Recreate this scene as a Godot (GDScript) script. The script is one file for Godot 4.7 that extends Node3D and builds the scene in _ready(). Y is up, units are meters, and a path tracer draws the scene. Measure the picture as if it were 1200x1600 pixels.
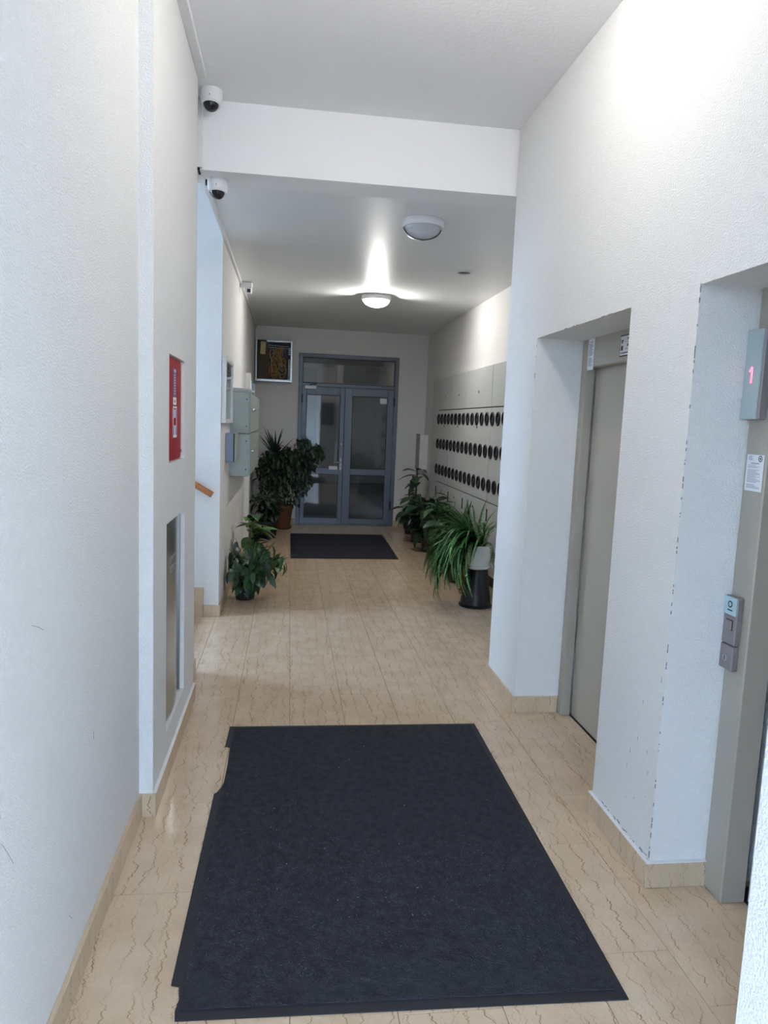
extends Node3D
# Entrance hall of an apartment block: near hall with two lifts, long corridor behind it. Metres, y up, camera looks along -z.

var X := Transform3D.IDENTITY          # transform applied to every vertex that is added
var rng := RandomNumberGenerator.new()
var taken := {}
var M := {}                            # materials by name

# ---------------------------------------------------------------- naming and tagging
func numbered(called: String) -> String:
	if not taken.has(called):
		taken[called] = 0
		return called
	taken[called] += 1
	return "%s_%03d" % [called, taken[called]]

func tag(o: Node, label: String, category: String, group := "", kind := "") -> Node:
	o.set_meta("label", label)
	o.set_meta("category", category)
	if group != "": o.set_meta("group", group)
	if kind != "": o.set_meta("kind", kind)
	return o

func thing(called: String, label: String, category: String, at := Vector3.ZERO, turn := 0.0, group := "", kind := "") -> Node3D:
	var o := Node3D.new()
	o.name = numbered(called)
	add_child(o)
	o.position = at
	o.rotation.y = turn
	tag(o, label, category, group, kind)
	return o

func put(called: String, st, m: Material, parent: Node = self) -> MeshInstance3D:
	var o := MeshInstance3D.new()
	o.name = numbered(called) if parent == self else called
	o.mesh = st.commit() if st is SurfaceTool else st
	o.material_override = m
	o.cast_shadow = GeometryInstance3D.SHADOW_CASTING_SETTING_ON
	parent.add_child(o, true)
	return o

func struct(called: String, st, m: Material, label: String, category: String) -> MeshInstance3D:
	var o := put(called, st, m)
	tag(o, label, category, "", "structure")
	return o

# ---------------------------------------------------------------- mesh helpers
func mb() -> SurfaceTool:
	var st := SurfaceTool.new()
	st.begin(Mesh.PRIMITIVE_TRIANGLES)
	return st

func tri_v(st: SurfaceTool, p: Vector3, n: Vector3, uv := Vector2.ZERO):
	st.set_normal((X.basis * n).normalized())
	st.set_uv(uv)
	st.add_vertex(X * p)

# a, b, c, d run counterclockwise seen from the front
func quad(st: SurfaceTool, a: Vector3, b: Vector3, c: Vector3, d: Vector3, uvs = null):
	var n := (b - a).cross(c - a)
	if n.length() < 1e-12: n = (c - a).cross(d - a)
	n = n.normalized()
	var u = uvs if uvs != null else [Vector2(0, 1), Vector2(1, 1), Vector2(1, 0), Vector2(0, 0)]
	tri_v(st, a, n, u[0]); tri_v(st, c, n, u[2]); tri_v(st, b, n, u[1])
	tri_v(st, a, n, u[0]); tri_v(st, d, n, u[3]); tri_v(st, c, n, u[2])

func box(st: SurfaceTool, lo: Vector3, hi: Vector3, bev := 0.0):
	var b: float = min(bev, 0.45 * min(hi.x - lo.x, min(hi.y - lo.y, hi.z - lo.z)))
	var c := (lo + hi) / 2.0
	var h := (hi - lo) / 2.0
	for axis in 3:
		var u := (axis + 1) % 3
		var v := (axis + 2) % 3
		for s in [-1.0, 1.0]:
			var q := []
			for k in [[-1.0, -1.0], [1.0, -1.0], [1.0, 1.0], [-1.0, 1.0]]:
				var p := c
				p[axis] += s * h[axis]
				p[u] += k[0] * (h[u] - b)
				p[v] += k[1] * (h[v] - b)
				q.append(p)
			if s > 0: quad(st, q[0], q[1], q[2], q[3])
			else: quad(st, q[3], q[2], q[1], q[0])
	if b <= 0.0: return
	for axis in 3:                                   # twelve chamfers along each axis
		var u := (axis + 1) % 3
		var v := (axis + 2) % 3
		for su in [-1.0, 1.0]:
			for sv in [-1.0, 1.0]:
				var q := []
				for k in [[-1.0, 0], [1.0, 0], [1.0, 1], [-1.0, 1]]:
					var p := c
					p[axis] += k[0] * (h[axis] - b)
					p[u] += su * (h[u] - (b if k[1] == 1 else 0.0))
					p[v] += sv * (h[v] - (0.0 if k[1] == 1 else b))
					q.append(p)
				if su * sv > 0: quad(st, q[0], q[1], q[2], q[3])
				else: quad(st, q[3], q[2], q[1], q[0])
	for sx in [-1.0, 1.0]:
		for sy in [-1.0, 1.0]:
			for sz in [-1.0, 1.0]:
				var s := Vector3(sx, sy, sz)
				var o := c + s * h
				var a := o - Vector3(0, sy, sz) * b
				var d := o - Vector3(sx, 0, sz) * b
				var e := o - Vector3(sx, sy, 0) * b
				var n := s.normalized()
				if sx * sy * sz > 0: 
					tri_v(st, a, n); tri_v(st, e, n); tri_v(st, d, n)
				else:
					tri_v(st, a, n); tri_v(st, d, n); tri_v(st, e, n)

# profile: (radius, height) from bottom to top on the outside
func lathe(st: SurfaceTool, prof: Array, seg := 32, a0 := 0.0, a1 := TAU):
	var ns := []
	for i in prof.size() - 1:
		var d: Vector2 = prof[i + 1] - prof[i]
		ns.append(Vector2(d.y, -d.x).normalized())
	for i in prof.size() - 1:
		var n0: Vector2 = ns[i]
		var n1: Vector2 = ns[i]
		if i > 0 and ns[i - 1].dot(ns[i]) > 0.75: n0 = (ns[i - 1] + ns[i]).normalized()
		if i < ns.size() - 1 and ns[i + 1].dot(ns[i]) > 0.75: n1 = (ns[i + 1] + ns[i]).normalized()
		for k in seg:
			var p := a0 + (a1 - a0) * k / seg
			var q := a0 + (a1 - a0) * (k + 1) / seg
			var dp := Vector3(cos(p), 0, -sin(p))
			var dq := Vector3(cos(q), 0, -sin(q))
			var A: Vector3 = dp * prof[i].x + Vector3.UP * prof[i].y
			var B: Vector3 = dq * prof[i].x + Vector3.UP * prof[i].y
			var C: Vector3 = dq * prof[i + 1].x + Vector3.UP * prof[i + 1].y
			var D: Vector3 = dp * prof[i + 1].x + Vector3.UP * prof[i + 1].y
			var nA := dp * n0.x + Vector3.UP * n0.y
			var nB := dq * n0.x + Vector3.UP * n0.y
			var nC := dq * n1.x + Vector3.UP * n1.y
			var nD := dp * n1.x + Vector3.UP * n1.y
			tri_v(st, A, nA); tri_v(st, C, nC); tri_v(st, B, nB)
			tri_v(st, A, nA); tri_v(st, D, nD); tri_v(st, C, nC)

func tube(st: SurfaceTool, pts: Array, r: float, seg := 8, r_end := -1.0):
	if r_end < 0: r_end = r
	var rings := []
	for i in pts.size():
		var d: Vector3 = pts[min(i + 1, pts.size() - 1)] - pts[max(i - 1, 0)]
		d = d.normalized()
		var side := d.cross(Vector3.UP if abs(d.y) < 0.9 else Vector3.RIGHT).normalized()
		var up := side.cross(d).normalized()
		var rr: float = lerp(r, r_end, float(i) / (pts.size() - 1))
		var ring := []
		for k in seg:
			var a := TAU * k / seg
			ring.append([pts[i] + (side * cos(a) + up * sin(a)) * rr, side * cos(a) + up * sin(a)])
		rings.append(ring)
	for i in pts.size() - 1:
		for k in seg:
			var a = rings[i][k]
			var b = rings[i][(k + 1) % seg]
			var c = rings[i + 1][(k + 1) % seg]
			var d = rings[i + 1][k]
			tri_v(st, a[0], a[1]); tri_v(st, b[0], b[1]); tri_v(st, c[0], c[1])
			tri_v(st, a[0], a[1]); tri_v(st, c[0], c[1]); tri_v(st, d[0], d[1])
	for e in [0, pts.size() - 1]:
		var n: Vector3 = (pts[0] - pts[1]).normalized() if e == 0 else (pts[e] - pts[e - 1]).normalized()
		for k in range(1, seg - 1):
			tri_v(st, rings[e][0][0], n); tri_v(st, rings[e][k][0], n); tri_v(st, rings[e][k + 1][0], n)

# flat polygon (x, z) extruded from y0 to y1
func slab(st: SurfaceTool, poly: Array, y0: float, y1: float):
	var pv := PackedVector2Array(poly)
	var idx := Geometry2D.triangulate_polygon(pv)
	for k in range(0, idx.size(), 3):
		var a := pv[idx[k]]
		var b := pv[idx[k + 1]]
		var c := pv[idx[k + 2]]
		if (b - a).cross(c - a) < 0:
			var t := b
			b = c
			c = t
		for p in [a, b, c]: tri_v(st, Vector3(p.x, y1, p.y), Vector3.UP, p)
	var turn := 0.0
	for i in pv.size(): turn += pv[i].cross(pv[(i + 1) % pv.size()])
	for i in pv.size():
		var p := pv[i]
		var q := pv[(i + 1) % pv.size()]
		if turn > 0:
			var t := p
			p = q
			q = t
		quad(st, Vector3(p.x, y0, p.y), Vector3(q.x, y0, q.y), Vector3(q.x, y1, q.y), Vector3(p.x, y1, p.y))

# wall of thickness along one axis ("x" or "z"), with openings [along0, along1, y0, y1]
func wall(st: SurfaceTool, axis: String, t0: float, t1: float, s0: float, s1: float, y0: float, y1: float, holes := []):
	var ss := [s0, s1]
	var ys := [y0, y1]
	for h in holes:
		for k in 2:
			if h[k] > s0 and h[k] < s1 and not ss.has(h[k]): ss.append(h[k])
			if h[k + 2] > y0 and h[k + 2] < y1 and not ys.has(h[k + 2]): ys.append(h[k + 2])
	ss.sort(); ys.sort()
	for i in ss.size() - 1:
		for j in ys.size() - 1:
			var sm: float = (ss[i] + ss[i + 1]) / 2.0
			var ym: float = (ys[j] + ys[j + 1]) / 2.0
			var open := false
			for h in holes:
				if sm > h[0] and sm < h[1] and ym > h[2] and ym < h[3]: open = true
			if open: continue
			if axis == "x": box(st, Vector3(t0, ys[j], ss[i]), Vector3(t1, ys[j + 1], ss[i + 1]))
			else: box(st, Vector3(ss[i], ys[j], t0), Vector3(ss[i + 1], ys[j + 1], t1))

# ---------------------------------------------------------------- materials and textures
func tex(im: Image) -> ImageTexture:
	im.generate_mipmaps()
	return ImageTexture.create_from_image(im)

func noise_img(size: int, freq: float, seed_: int, oct := 3) -> Image:
	var n := FastNoiseLite.new()
	n.seed = seed_
	n.noise_type = FastNoiseLite.TYPE_SIMPLEX_SMOOTH
	n.frequency = freq
	n.fractal_octaves = oct
	return n.get_seamless_image(size, size)

func bump_tex(size: int, freq: float, seed_: int, strength: float, oct := 3) -> ImageTexture:
	var im := noise_img(size, freq, seed_, oct)
	im.convert(Image.FORMAT_RGBA8)
	im.bump_map_to_normal_map(strength)
	return tex(im)

func tint_tex(size: int, freq: float, seed_: int, lo: Color, hi: Color, oct := 4) -> ImageTexture:
	var im := noise_img(size, freq, seed_, oct)
	im.convert(Image.FORMAT_RGBA8)
	for y in size:
		for x in size:
			im.set_pixel(x, y, lo.lerp(hi, im.get_pixel(x, y).r))
	return tex(im)

func mat(c: Color, rough := 0.6, metal := 0.0) -> StandardMaterial3D:
	var m := StandardMaterial3D.new()
	m.albedo_color = c
	m.roughness = rough
	m.metallic = metal
	return m

func rgb(r: float, g: float, b: float) -> Color:
	return Color(r / 255.0, g / 255.0, b / 255.0)

func glow(c: Color, e: float) -> StandardMaterial3D:
	var m := mat(Color(0.9, 0.9, 0.9), 0.4)
	m.emission_enabled = true
	m.emission = c
	m.emission_energy_multiplier = e
	return m

func marble_image() -> Image:
	var n := 1024
	var r := RandomNumberGenerator.new()
	r.seed = 91
	var cloud := noise_img(n, 0.006, 5, 4)
	var grain := noise_img(n, 0.06, 6, 3)
	var im := Image.create(n, n, false, Image.FORMAT_RGBA8)
	var lo := rgb(208, 188, 161)
	var hi := rgb(230, 212, 187)
	for y in n:
		for x in n:
			var a := cloud.get_pixel(x, y).r
			var g := grain.get_pixel(x, y).r
			im.set_pixel(x, y, lo.lerp(hi, clampf(a * 0.75 + g * 0.3, 0, 1)))
	var wob := FastNoiseLite.new()
	wob.seed = 3
	wob.frequency = 1.0
	wob.fractal_octaves = 4
	wob.noise_type = FastNoiseLite.TYPE_SIMPLEX
	var dark := rgb(128, 96, 62)
	for v in 44:
		var major := v < 18
		var x0 := (v + r.randf_range(-0.3, 0.3)) * n / 18.0 if major else r.randf() * n
		var width := r.randf_range(0.9, 1.6) if major else r.randf_range(0.5, 0.9)
		var force := r.randf_range(0.5, 0.95) if major else r.randf_range(0.2, 0.45)
		var amp := r.randf_range(16, 36)
		for y in n:
			var t := TAU * y / n
			var o := Vector3(cos(t), sin(t), v * 9.7)
			var x := x0 + amp * wob.get_noise_3dv(o * Vector3(0.5, 0.5, 1)) + 15.0 * wob.get_noise_3dv(o * Vector3(2.4, 2.4, 1.3)) + 7.0 * wob.get_noise_3dv(o * Vector3(14, 14, 2.0))
			var here := clampf(0.62 + 1.6 * wob.get_noise_3dv(o * Vector3(1.8, 1.8, 3.1)), 0.0, 1.0) * force
			for k in range(-3, 4):
				var px := int(floor(x)) + k
				var dist: float = abs(px + 0.5 - x)
				var f := here * exp(-dist * dist / (width * width))
				if f > 0.02:
					var xx := posmod(px, n)
					im.set_pixel(xx, y, im.get_pixel(xx, y).lerp(dark, f))
	for k in 260:                                   # small fossil flecks
		var cx := r.randi() % n
		var cy := r.randi() % n
		var l := r.randi_range(2, 7)
		for j in l: im.set_pixel((cx + j / 2) % n, (cy + j) % n, im.get_pixel((cx + j / 2) % n, (cy + j) % n).lerp(dark, 0.4))
	return im

# print of a page of illegible text, portrait or landscape, with a round stamp
func page_image(w: int, h: int, seed_: int, ink: Color) -> Image:
	var r := RandomNumberGenerator.new()
	r.seed = seed_
	var im := Image.create(w, h, false, Image.FORMAT_RGBA8)
	im.fill(Color(0.9, 0.91, 0.93))
	for y in h:
		for x in w:
			var d := Vector2(x - w * 0.78, y - h * 0.1).length()
			if abs(d - w * 0.1) < w * 0.018 or d < w * 0.045: im.set_pixel(x, y, ink)
	for k in 4: im.fill_rect(Rect2i(int(w * 0.1), int(h * (0.05 + 0.03 * k)), int(w * r.randf_range(0.16, 0.28)), max(1, int(h * 0.011))), ink)
	im.fill_rect(Rect2i(int(w * 0.25), int(h * 0.23), int(w * 0.5), max(2, int(h * 0.018))), ink)
	var y := 0.29
	while y < 0.93:
		im.fill_rect(Rect2i(int(w * 0.1), int(h * y), int(w * r.randf_range(0.45, 0.8)), max(1, int(h * 0.013))), ink.lerp(Color.WHITE, 0.15))
		y += 0.031 if r.randf() < 0.82 else 0.062
	return im

func textured(im: Image, rough := 0.7) -> StandardMaterial3D:
	var m := mat(Color.WHITE, rough)
	m.albedo_texture = tex(im)
	return m

func make_materials():
	var plaster := mat(rgb(232, 231, 229), 0.85)
	plaster.uv1_triplanar = true
	plaster.uv1_world_triplanar = true
	plaster.uv1_scale = Vector3(1.6, 1.6, 1.6)
	plaster.normal_enabled = true
	plaster.normal_texture = bump_tex(1024, 0.075, 11, 6.0, 3)
	plaster.normal_scale = 0.65
	plaster.albedo_texture = tint_tex(512, 0.03, 12, Color(0.985, 0.985, 0.985), Color(1, 1, 1))
	M.plaster = plaster
	var smooth_white := mat(rgb(238, 237, 238), 0.8)
	smooth_white.uv1_triplanar = true
	smooth_white.uv1_world_triplanar = true
	smooth_white.normal_enabled = true
	smooth_white.normal_texture = bump_tex(512, 0.09, 14, 2.0, 2)
	smooth_white.normal_scale = 0.2
	M.ceiling = smooth_white
	var satin := mat(rgb(230, 232, 233), 0.42)
	satin.metallic_specular = 0.5
	M.satin = satin
	var mi := marble_image()
	var marble := mat(Color(0.96, 0.93, 0.915), 0.11)
	marble.albedo_texture = tex(mi)
	marble.metallic_specular = 0.5
	M.marble = marble
	var skirting := mat(Color(0.92, 0.9, 0.88), 0.35)
	skirting.albedo_texture = marble.albedo_texture
	skirting.uv1_triplanar = true
	skirting.uv1_world_triplanar = true
	skirting.uv1_scale = Vector3(0.9, 0.9, 0.9)
	M.skirting = skirting
	M.grout = mat(rgb(120, 100, 78), 0.8)
	M.paint_white = mat(rgb(228, 228, 228), 0.6)
	M.concrete = mat(rgb(90, 86, 82), 0.9)
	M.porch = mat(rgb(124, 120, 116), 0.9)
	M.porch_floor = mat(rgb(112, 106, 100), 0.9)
	var pile := mat(Color.WHITE, 0.95)
	pile.albedo_texture = tint_tex(512, 0.03, 21, rgb(50, 52, 60), rgb(64, 66, 74), 5)
	pile.uv1_triplanar = true
	pile.uv1_world_triplanar = true
	pile.uv1_scale = Vector3(1.4, 1.4, 1.4)
	pile.normal_enabled = true
	pile.normal_texture = bump_tex(512, 0.2, 22, 6.0, 2)
	pile.normal_scale = 0.5
	pile.metallic_specular = 0.15
	M.pile = pile
	M.rubber = mat(rgb(30, 33, 42), 0.7)
	M.lint = mat(rgb(150, 150, 150), 0.9)
	M.lift_frame = mat(rgb(172, 166, 154), 0.42, 0.08)
	M.lift_door = mat(rgb(178, 171, 158), 0.4, 0.06)
	M.black = mat(rgb(18, 19, 22), 0.5)
	M.dark_metal = mat(rgb(58, 60, 64), 0.4, 0.6)
	M.steel = mat(rgb(182, 185, 188), 0.28, 0.9)
	M.brushed = mat(rgb(176, 178, 178), 0.24, 0.85)
	M.white_plastic = mat(rgb(226, 227, 230), 0.35)
	M.smoked = mat(rgb(20, 23, 30), 0.08)
	M.alu = mat(rgb(104, 114, 127), 0.4, 0.25)
	M.alu_bright = mat(rgb(150, 158, 166), 0.35, 0.5)
	M.alu_dark = mat(rgb(42, 50, 62), 0.5)
	M.cabinet = mat(rgb(200, 204, 202), 0.42, 0.1)
	M.cabinet_left = mat(rgb(160, 168, 164), 0.42, 0.1)
	M.grey_box = mat(rgb(132, 146, 164), 0.45, 0.1)
	M.red = mat(rgb(186, 28, 44), 0.25)
	M.violet = mat(rgb(92, 70, 140), 0.5)
	M.wood = mat(rgb(178, 112, 66), 0.4)
	M.panel_grey = mat(rgb(140, 132, 134), 0.45, 0.2)
	M.panel_pale = mat(rgb(176, 205, 214), 0.25)
	M.display = mat(rgb(172, 186, 189), 0.12)
	M.paper = mat(rgb(226, 228, 232), 0.8)
	M.paper_old = mat(rgb(206, 196, 150), 0.8)
	M.brown_board = mat(rgb(92, 80, 66), 0.8)
	M.yellow_cable = mat(rgb(184, 142, 74), 0.5)
	M.terracotta = mat(rgb(104, 66, 50), 0.75)
	M.pot_dark = mat(rgb(38, 36, 38), 0.45)
	M.pot_black = mat(rgb(16, 19, 27), 0.4)
	M.pot_white = mat(rgb(206, 214, 208), 0.35)
	M.soil = mat(rgb(52, 38, 28), 0.95)
	M.bark = mat(rgb(112, 98, 80), 0.9)
	M.stem = mat(rgb(84, 110, 60), 0.6)
	var greens := {"leaf_deep": rgb(40, 72, 50), "leaf_mid": rgb(58, 98, 58), "leaf_light": rgb(104, 140, 78), "leaf_dark": rgb(28, 50, 40), "fern": rgb(88, 142, 80), "fern_light": rgb(116, 168, 94), "fern_dark": rgb(66, 116, 68)}
	for k in greens:
		var g := mat(greens[k], 0.42)
		g.backlight_enabled = true
		g.backlight = greens[k].darkened(0.4)
		M[k] = g
	var glass := mat(Color(0.8, 0.9, 0.92, 0.02), 0.0)
	glass.transparency = BaseMaterial3D.TRANSPARENCY_ALPHA
	glass.metallic_specular = 0.6
	M.glass = glass
	M.pane_dark = mat(rgb(36, 40, 54), 0.09)
	M.frosted = mat(rgb(190, 196, 202), 0.22)

# ---------------------------------------------------------------- scene
func _ready():
	rng.seed = 4
	# camera (pose solved from the photograph's vanishing points)
	var cam := Camera3D.new()
	cam.name = "camera"
	add_child(cam)
	cam.fov = 2.0 * rad_to_deg(atan(800.0 / 1125.3))
	cam.near = 0.05
	cam.transform = Transform3D(Basis(Vector3(0.99082775, 0.04035193, 0.12896549), Vector3(-0.02397308, 0.99172556, -0.12611783), Vector3(-0.13298747, 0.12186934, 0.98359656)), Vector3(0, 1.5, 0))
	cam.current = true
	# sky: even, cool evening light that enters by the street door behind the camera and the stair window
	var we := WorldEnvironment.new()
	we.name = "environment"
	var env := Environment.new()
	var sky := Sky.new()
	var sm := ProceduralSkyMaterial.new()
	sm.sky_top_color = Color(0.68, 0.80, 0.94)
	sm.sky_horizon_color = Color(0.71, 0.82, 0.94)
	sm.ground_horizon_color = Color(0.5, 0.55, 0.6)
	sm.ground_bottom_color = Color(0.4, 0.43, 0.46)
	sm.sun_angle_max = 0.0
	sky.sky_material = sm
	env.background_mode = Environment.BG_SKY
	env.sky = sky
	env.background_energy_multiplier = SKY
	env.tonemap_mode = Environment.TONE_MAPPER_LINEAR
	env.tonemap_exposure = EXPOSURE
	env.sdfgi_enabled = true
	env.ssao_enabled = true
	env.ssil_enabled = true
	we.environment = env
	add_child(we)

	make_materials()
	build_shell()
	build_floor()
	build_skirting()
	build_stairs()
	build_lifts()
	build_end_door()
	build_street_door()
	build_lamps()
	build_wall_items()
	build_meter_cabinet()
	build_left_corridor_items()
	build_telecom_box()
	build_mats()
	build_plants()

const SKY := 20.5
const EXPOSURE := 1.6
const LAMP_FRONT := 0.45
const LAMP_BACK := 1.02
const LAMP_COLOR := Color(1.0, 0.985, 0.96)

func build_shell():
	var st := mb()
	box(st, Vector3(-0.85, 3.135, -4.075), Vector3(2.2, 3.4, 3.1))
	struct("ceiling", st, M.ceiling, "white plaster ceiling over the near hall, higher than the corridor ceiling", "ceiling")
	st = mb()
	box(st, Vector3(-0.5, 2.785, -10.75), Vector3(2.2, 3.4, -4.3))
	struct("ceiling", st, M.satin, "lower grey-white ceiling of the long corridor beyond the beam", "ceiling")
	st = mb()
	box(st, Vector3(-0.56, 2.785, -4.3), Vector3(2.2, 3.4, -4.075))
	struct("trim_1", st, M.ceiling, "white plaster beam crossing the hall where the ceiling drops", "beam")
	# left side
	st = mb()
	wall(st, "x", -0.85, -0.525, -2.64, 3.1, 0, 3.14, [[0.3, 1.95, -1, 2.75]])
	struct("wall_left", st, M.plaster, "white rough-plastered wall at the left edge beside the near mat", "wall")
	st = mb()
	for q in [[-1.42, 0.60, -1.365, 0.675], [-2.02, 0.585, -2.018, 0.61], [-1.62, 1.02, -1.55, 1.05], [-1.8, 0.2, -1.77, 0.23]]:
		var p0 := Vector3(-0.5248, q[1], q[0])
		var p1 := Vector3(-0.5248, q[3], q[2])
		tube(st, [p0, p0.lerp(p1, 0.5) + Vector3(0, 0.002, 0), p1], 0.0006, 5)
	put("scratch", st, mat(rgb(150, 152, 160), 0.9), get_node("wall_left")).set_meta("kind", "stuff")
	st = mb()
	wall(st, "x", -0.53, -0.475, -3.78, -2.64, 0, 3.14, [[-3.405, -2.975, 1.305, 1.74], [-3.435, -2.925, 0.195, 1.066]])
	box(st, Vector3(-0.85, 0, -3.78), Vector3(-0.53, 3.14, -2.64))
	struct("wall_left", st, M.plaster, "slightly thicker white wall section holding the red panel and metal hatch", "wall")
	st = mb()
	box(st, Vector3(-0.85, 0, -4.2), Vector3(-0.525, 3.14, -3.78))
	struct("wall_left", st, M.plaster, "short end of the left wall just before the stair opening", "wall")
	st = mb()
	box(st, Vector3(-0.85, 0, -10.75), Vector3(-0.5, 3.4, -5.43))
	struct("wall_left", st, M.plaster, "white left wall of the corridor behind the cabinets and plants", "wall")
	# stairwell
	st = mb()
	box(st, Vector3(-2.8, 0, -5.63), Vector3(-0.85, 5.8, -5.43))
	box(st, Vector3(-0.85, 3.4, -5.63), Vector3(-0.3, 5.8, -5.43))
	struct("wall_stair", st, M.plaster, "bluish-lit wall of the stairwell above the wooden handrail", "wall")
	st = mb()
	box(st, Vector3(-2.8, 0, -4.2), Vector3(-0.85, 5.8, -4.0))
	box(st, Vector3(-0.85, 3.14, -4.2), Vector3(-0.3, 5.8, -4.0))
	struct("wall_stair", st, M.plaster, "near side wall of the stairwell behind the left wall", "wall")
	st = mb()
	box(st, Vector3(-0.5, 3.4, -5.63), Vector3(-0.3, 5.8, -4.0))
	struct("wall_stair", st, M.plaster, "wall over the corridor edge high in the stairwell", "wall")
	st = mb()
	wall(st, "x", -2.8, -2.6, -5.63, -4.0, 0, 5.8, [[-5.4, -4.6, 1.3, 3.4]])
	struct("wall_stair", st, M.plaster, "outer stairwell wall with the tall window", "wall")
	st = mb()
	box(st, Vector3(-2.8, 5.8, -5.63), Vector3(-0.3, 6.0, -4.0))
	struct("ceiling", st, M.ceiling, "ceiling at the top of the stairwell", "ceiling")
	var w := thing("window_1", "tall stairwell window letting in cool evening light", "window", Vector3(-2.7, 0, 0), 0.0, "", "structure")
	st = mb()
	for z in [-5.4, -5.02, -4.64]: box(st, Vector3(-0.03, 1.3, z), Vector3(0.03, 3.4, z + 0.04), 0.004)
	for y in [1.3, 2.33, 3.36]: box(st, Vector3(-0.03, y, -5.4), Vector3(0.03, y + 0.04, -4.6), 0.004)
	put("window_frame", st, M.alu, w)
	for k in 2:
		for j in 2:
			st = mb()
			box(st, Vector3(-0.003, 1.34 + j * 1.03, -5.36 + k * 0.38), Vector3(0.003, 2.33 + j * 1.03, -5.02 + k * 0.38))
			put("pane", st, M.glass, w)
	# lift side
	st = mb()
	wall(st, "x", 1.22, 1.47, -4.06, -1.1, 0, 3.14, [[-3.56, -2.55, -1, 1.955], [-2.1, -1.09, -1, 1.955]])
	var lw := struct("wall_right", st, M.plaster, "white rough-plastered wall around the two recessed lift doors", "wall")
	add_scuffs(lw)
	st = mb()
	box(st, Vector3(1.47, 0, -4.06), Vector3(2.2, 3.4, -3.56))
	box(st, Vector3(1.47, 0, -2.55), Vector3(1.75, 3.14, -2.1))
	box(st, Vector3(1.7, 0, -3.56), Vector3(2.2, 3.4, -1.0))
	box(st, Vector3(1.47, 1.99, -3.56), Vector3(1.7, 3.14, -1.0))
	struct("wall_right", st, M.plaster, "lift shaft wall behind the lift door frames", "wall")
	st = mb()
	box(st, Vector3(0.838, 0, -1.1), Vector3(2.2, 3.14, 3.1))
	struct("wall_right", st, M.plaster, "projecting white wall corner at the bottom right beside the second lift", "wall")
	st = mb()
	box(st, Vector3(1.96, 0, -10.75), Vector3(2.2, 3.4, -4.06))
	struct("wall_right", st, M.plaster, "white right wall of the corridor above the meter cabinet", "wall")
	# ends
	st = mb()
	wall(st, "z", -10.63, -10.43, -0.5, 1.96, 0, 2.785, [[0.113, 1.548, -1, 2.446]])
	struct("wall_end", st, M.plaster, "white end wall around the glazed double door", "wall")
	st = mb()
	wall(st, "z", 2.0, 2.3, -0.53, 0.84, 0, 3.14, [[-0.45, 0.15, -1, 2.3]])
	struct("wall_rear", st, M.plaster, "wall around the street door at the near end of the hall", "wall")
	# unlit porch behind the end door
	st = mb()
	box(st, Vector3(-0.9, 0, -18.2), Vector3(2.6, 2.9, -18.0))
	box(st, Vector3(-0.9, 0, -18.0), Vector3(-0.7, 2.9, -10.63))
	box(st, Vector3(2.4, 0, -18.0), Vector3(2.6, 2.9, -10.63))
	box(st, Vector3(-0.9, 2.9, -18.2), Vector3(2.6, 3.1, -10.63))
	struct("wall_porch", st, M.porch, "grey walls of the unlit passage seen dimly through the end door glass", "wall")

func add_scuffs(parent: Node):
	# chipped paint and dirt along the plaster corners, as thin flakes
	var r := RandomNumberGenerator.new()
	r.seed = 77
	var st := mb()
	var runs := [[-2.1, 0.1, 1.95, 60], [-3.56, 1.7, 1.95, 4], [-4.06, 0.2, 1.1, 14]]
	for run in runs:
		for k in run[3]:
			var y: float = lerp(run[1], run[2], pow(r.randf(), 1.3))
			var h := r.randf_range(0.003, 0.016)
			var w := r.randf_range(0.0004, 0.0014)
			box(st, Vector3(1.2192, y, run[0] - w * 2), Vector3(1.2215, y + h, run[0] + 0.0006))
	for k in 26:
		var z := r.randf_range(-2.5, -2.11)
		var y := 0.087 + r.randf() * 0.012
		box(st, Vector3(1.2194, y, z), Vector3(1.221, y + r.randf_range(0.002, 0.005), z + r.randf_range(0.004, 0.02)))
	for k in 10:
		var p := Vector3(1.2194, r.randf_range(0.15, 0.7), r.randf_range(-2.32, -2.12))
		box(st, p, p + Vector3(0.0008, r.randf_range(0.004, 0.02), r.randf_range(0.001, 0.002)))
	for k in 6:
		var z := r.randf_range(-3.4, -2.7)
		box(st, Vector3(1.2193, 1.953, z), Vector3(1.221, 1.957, z + r.randf_range(0.008, 0.03)))
	var o := put("scuff", st, mat(rgb(140, 142, 148), 0.9), parent)
	o.set_meta("kind", "stuff")

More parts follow.
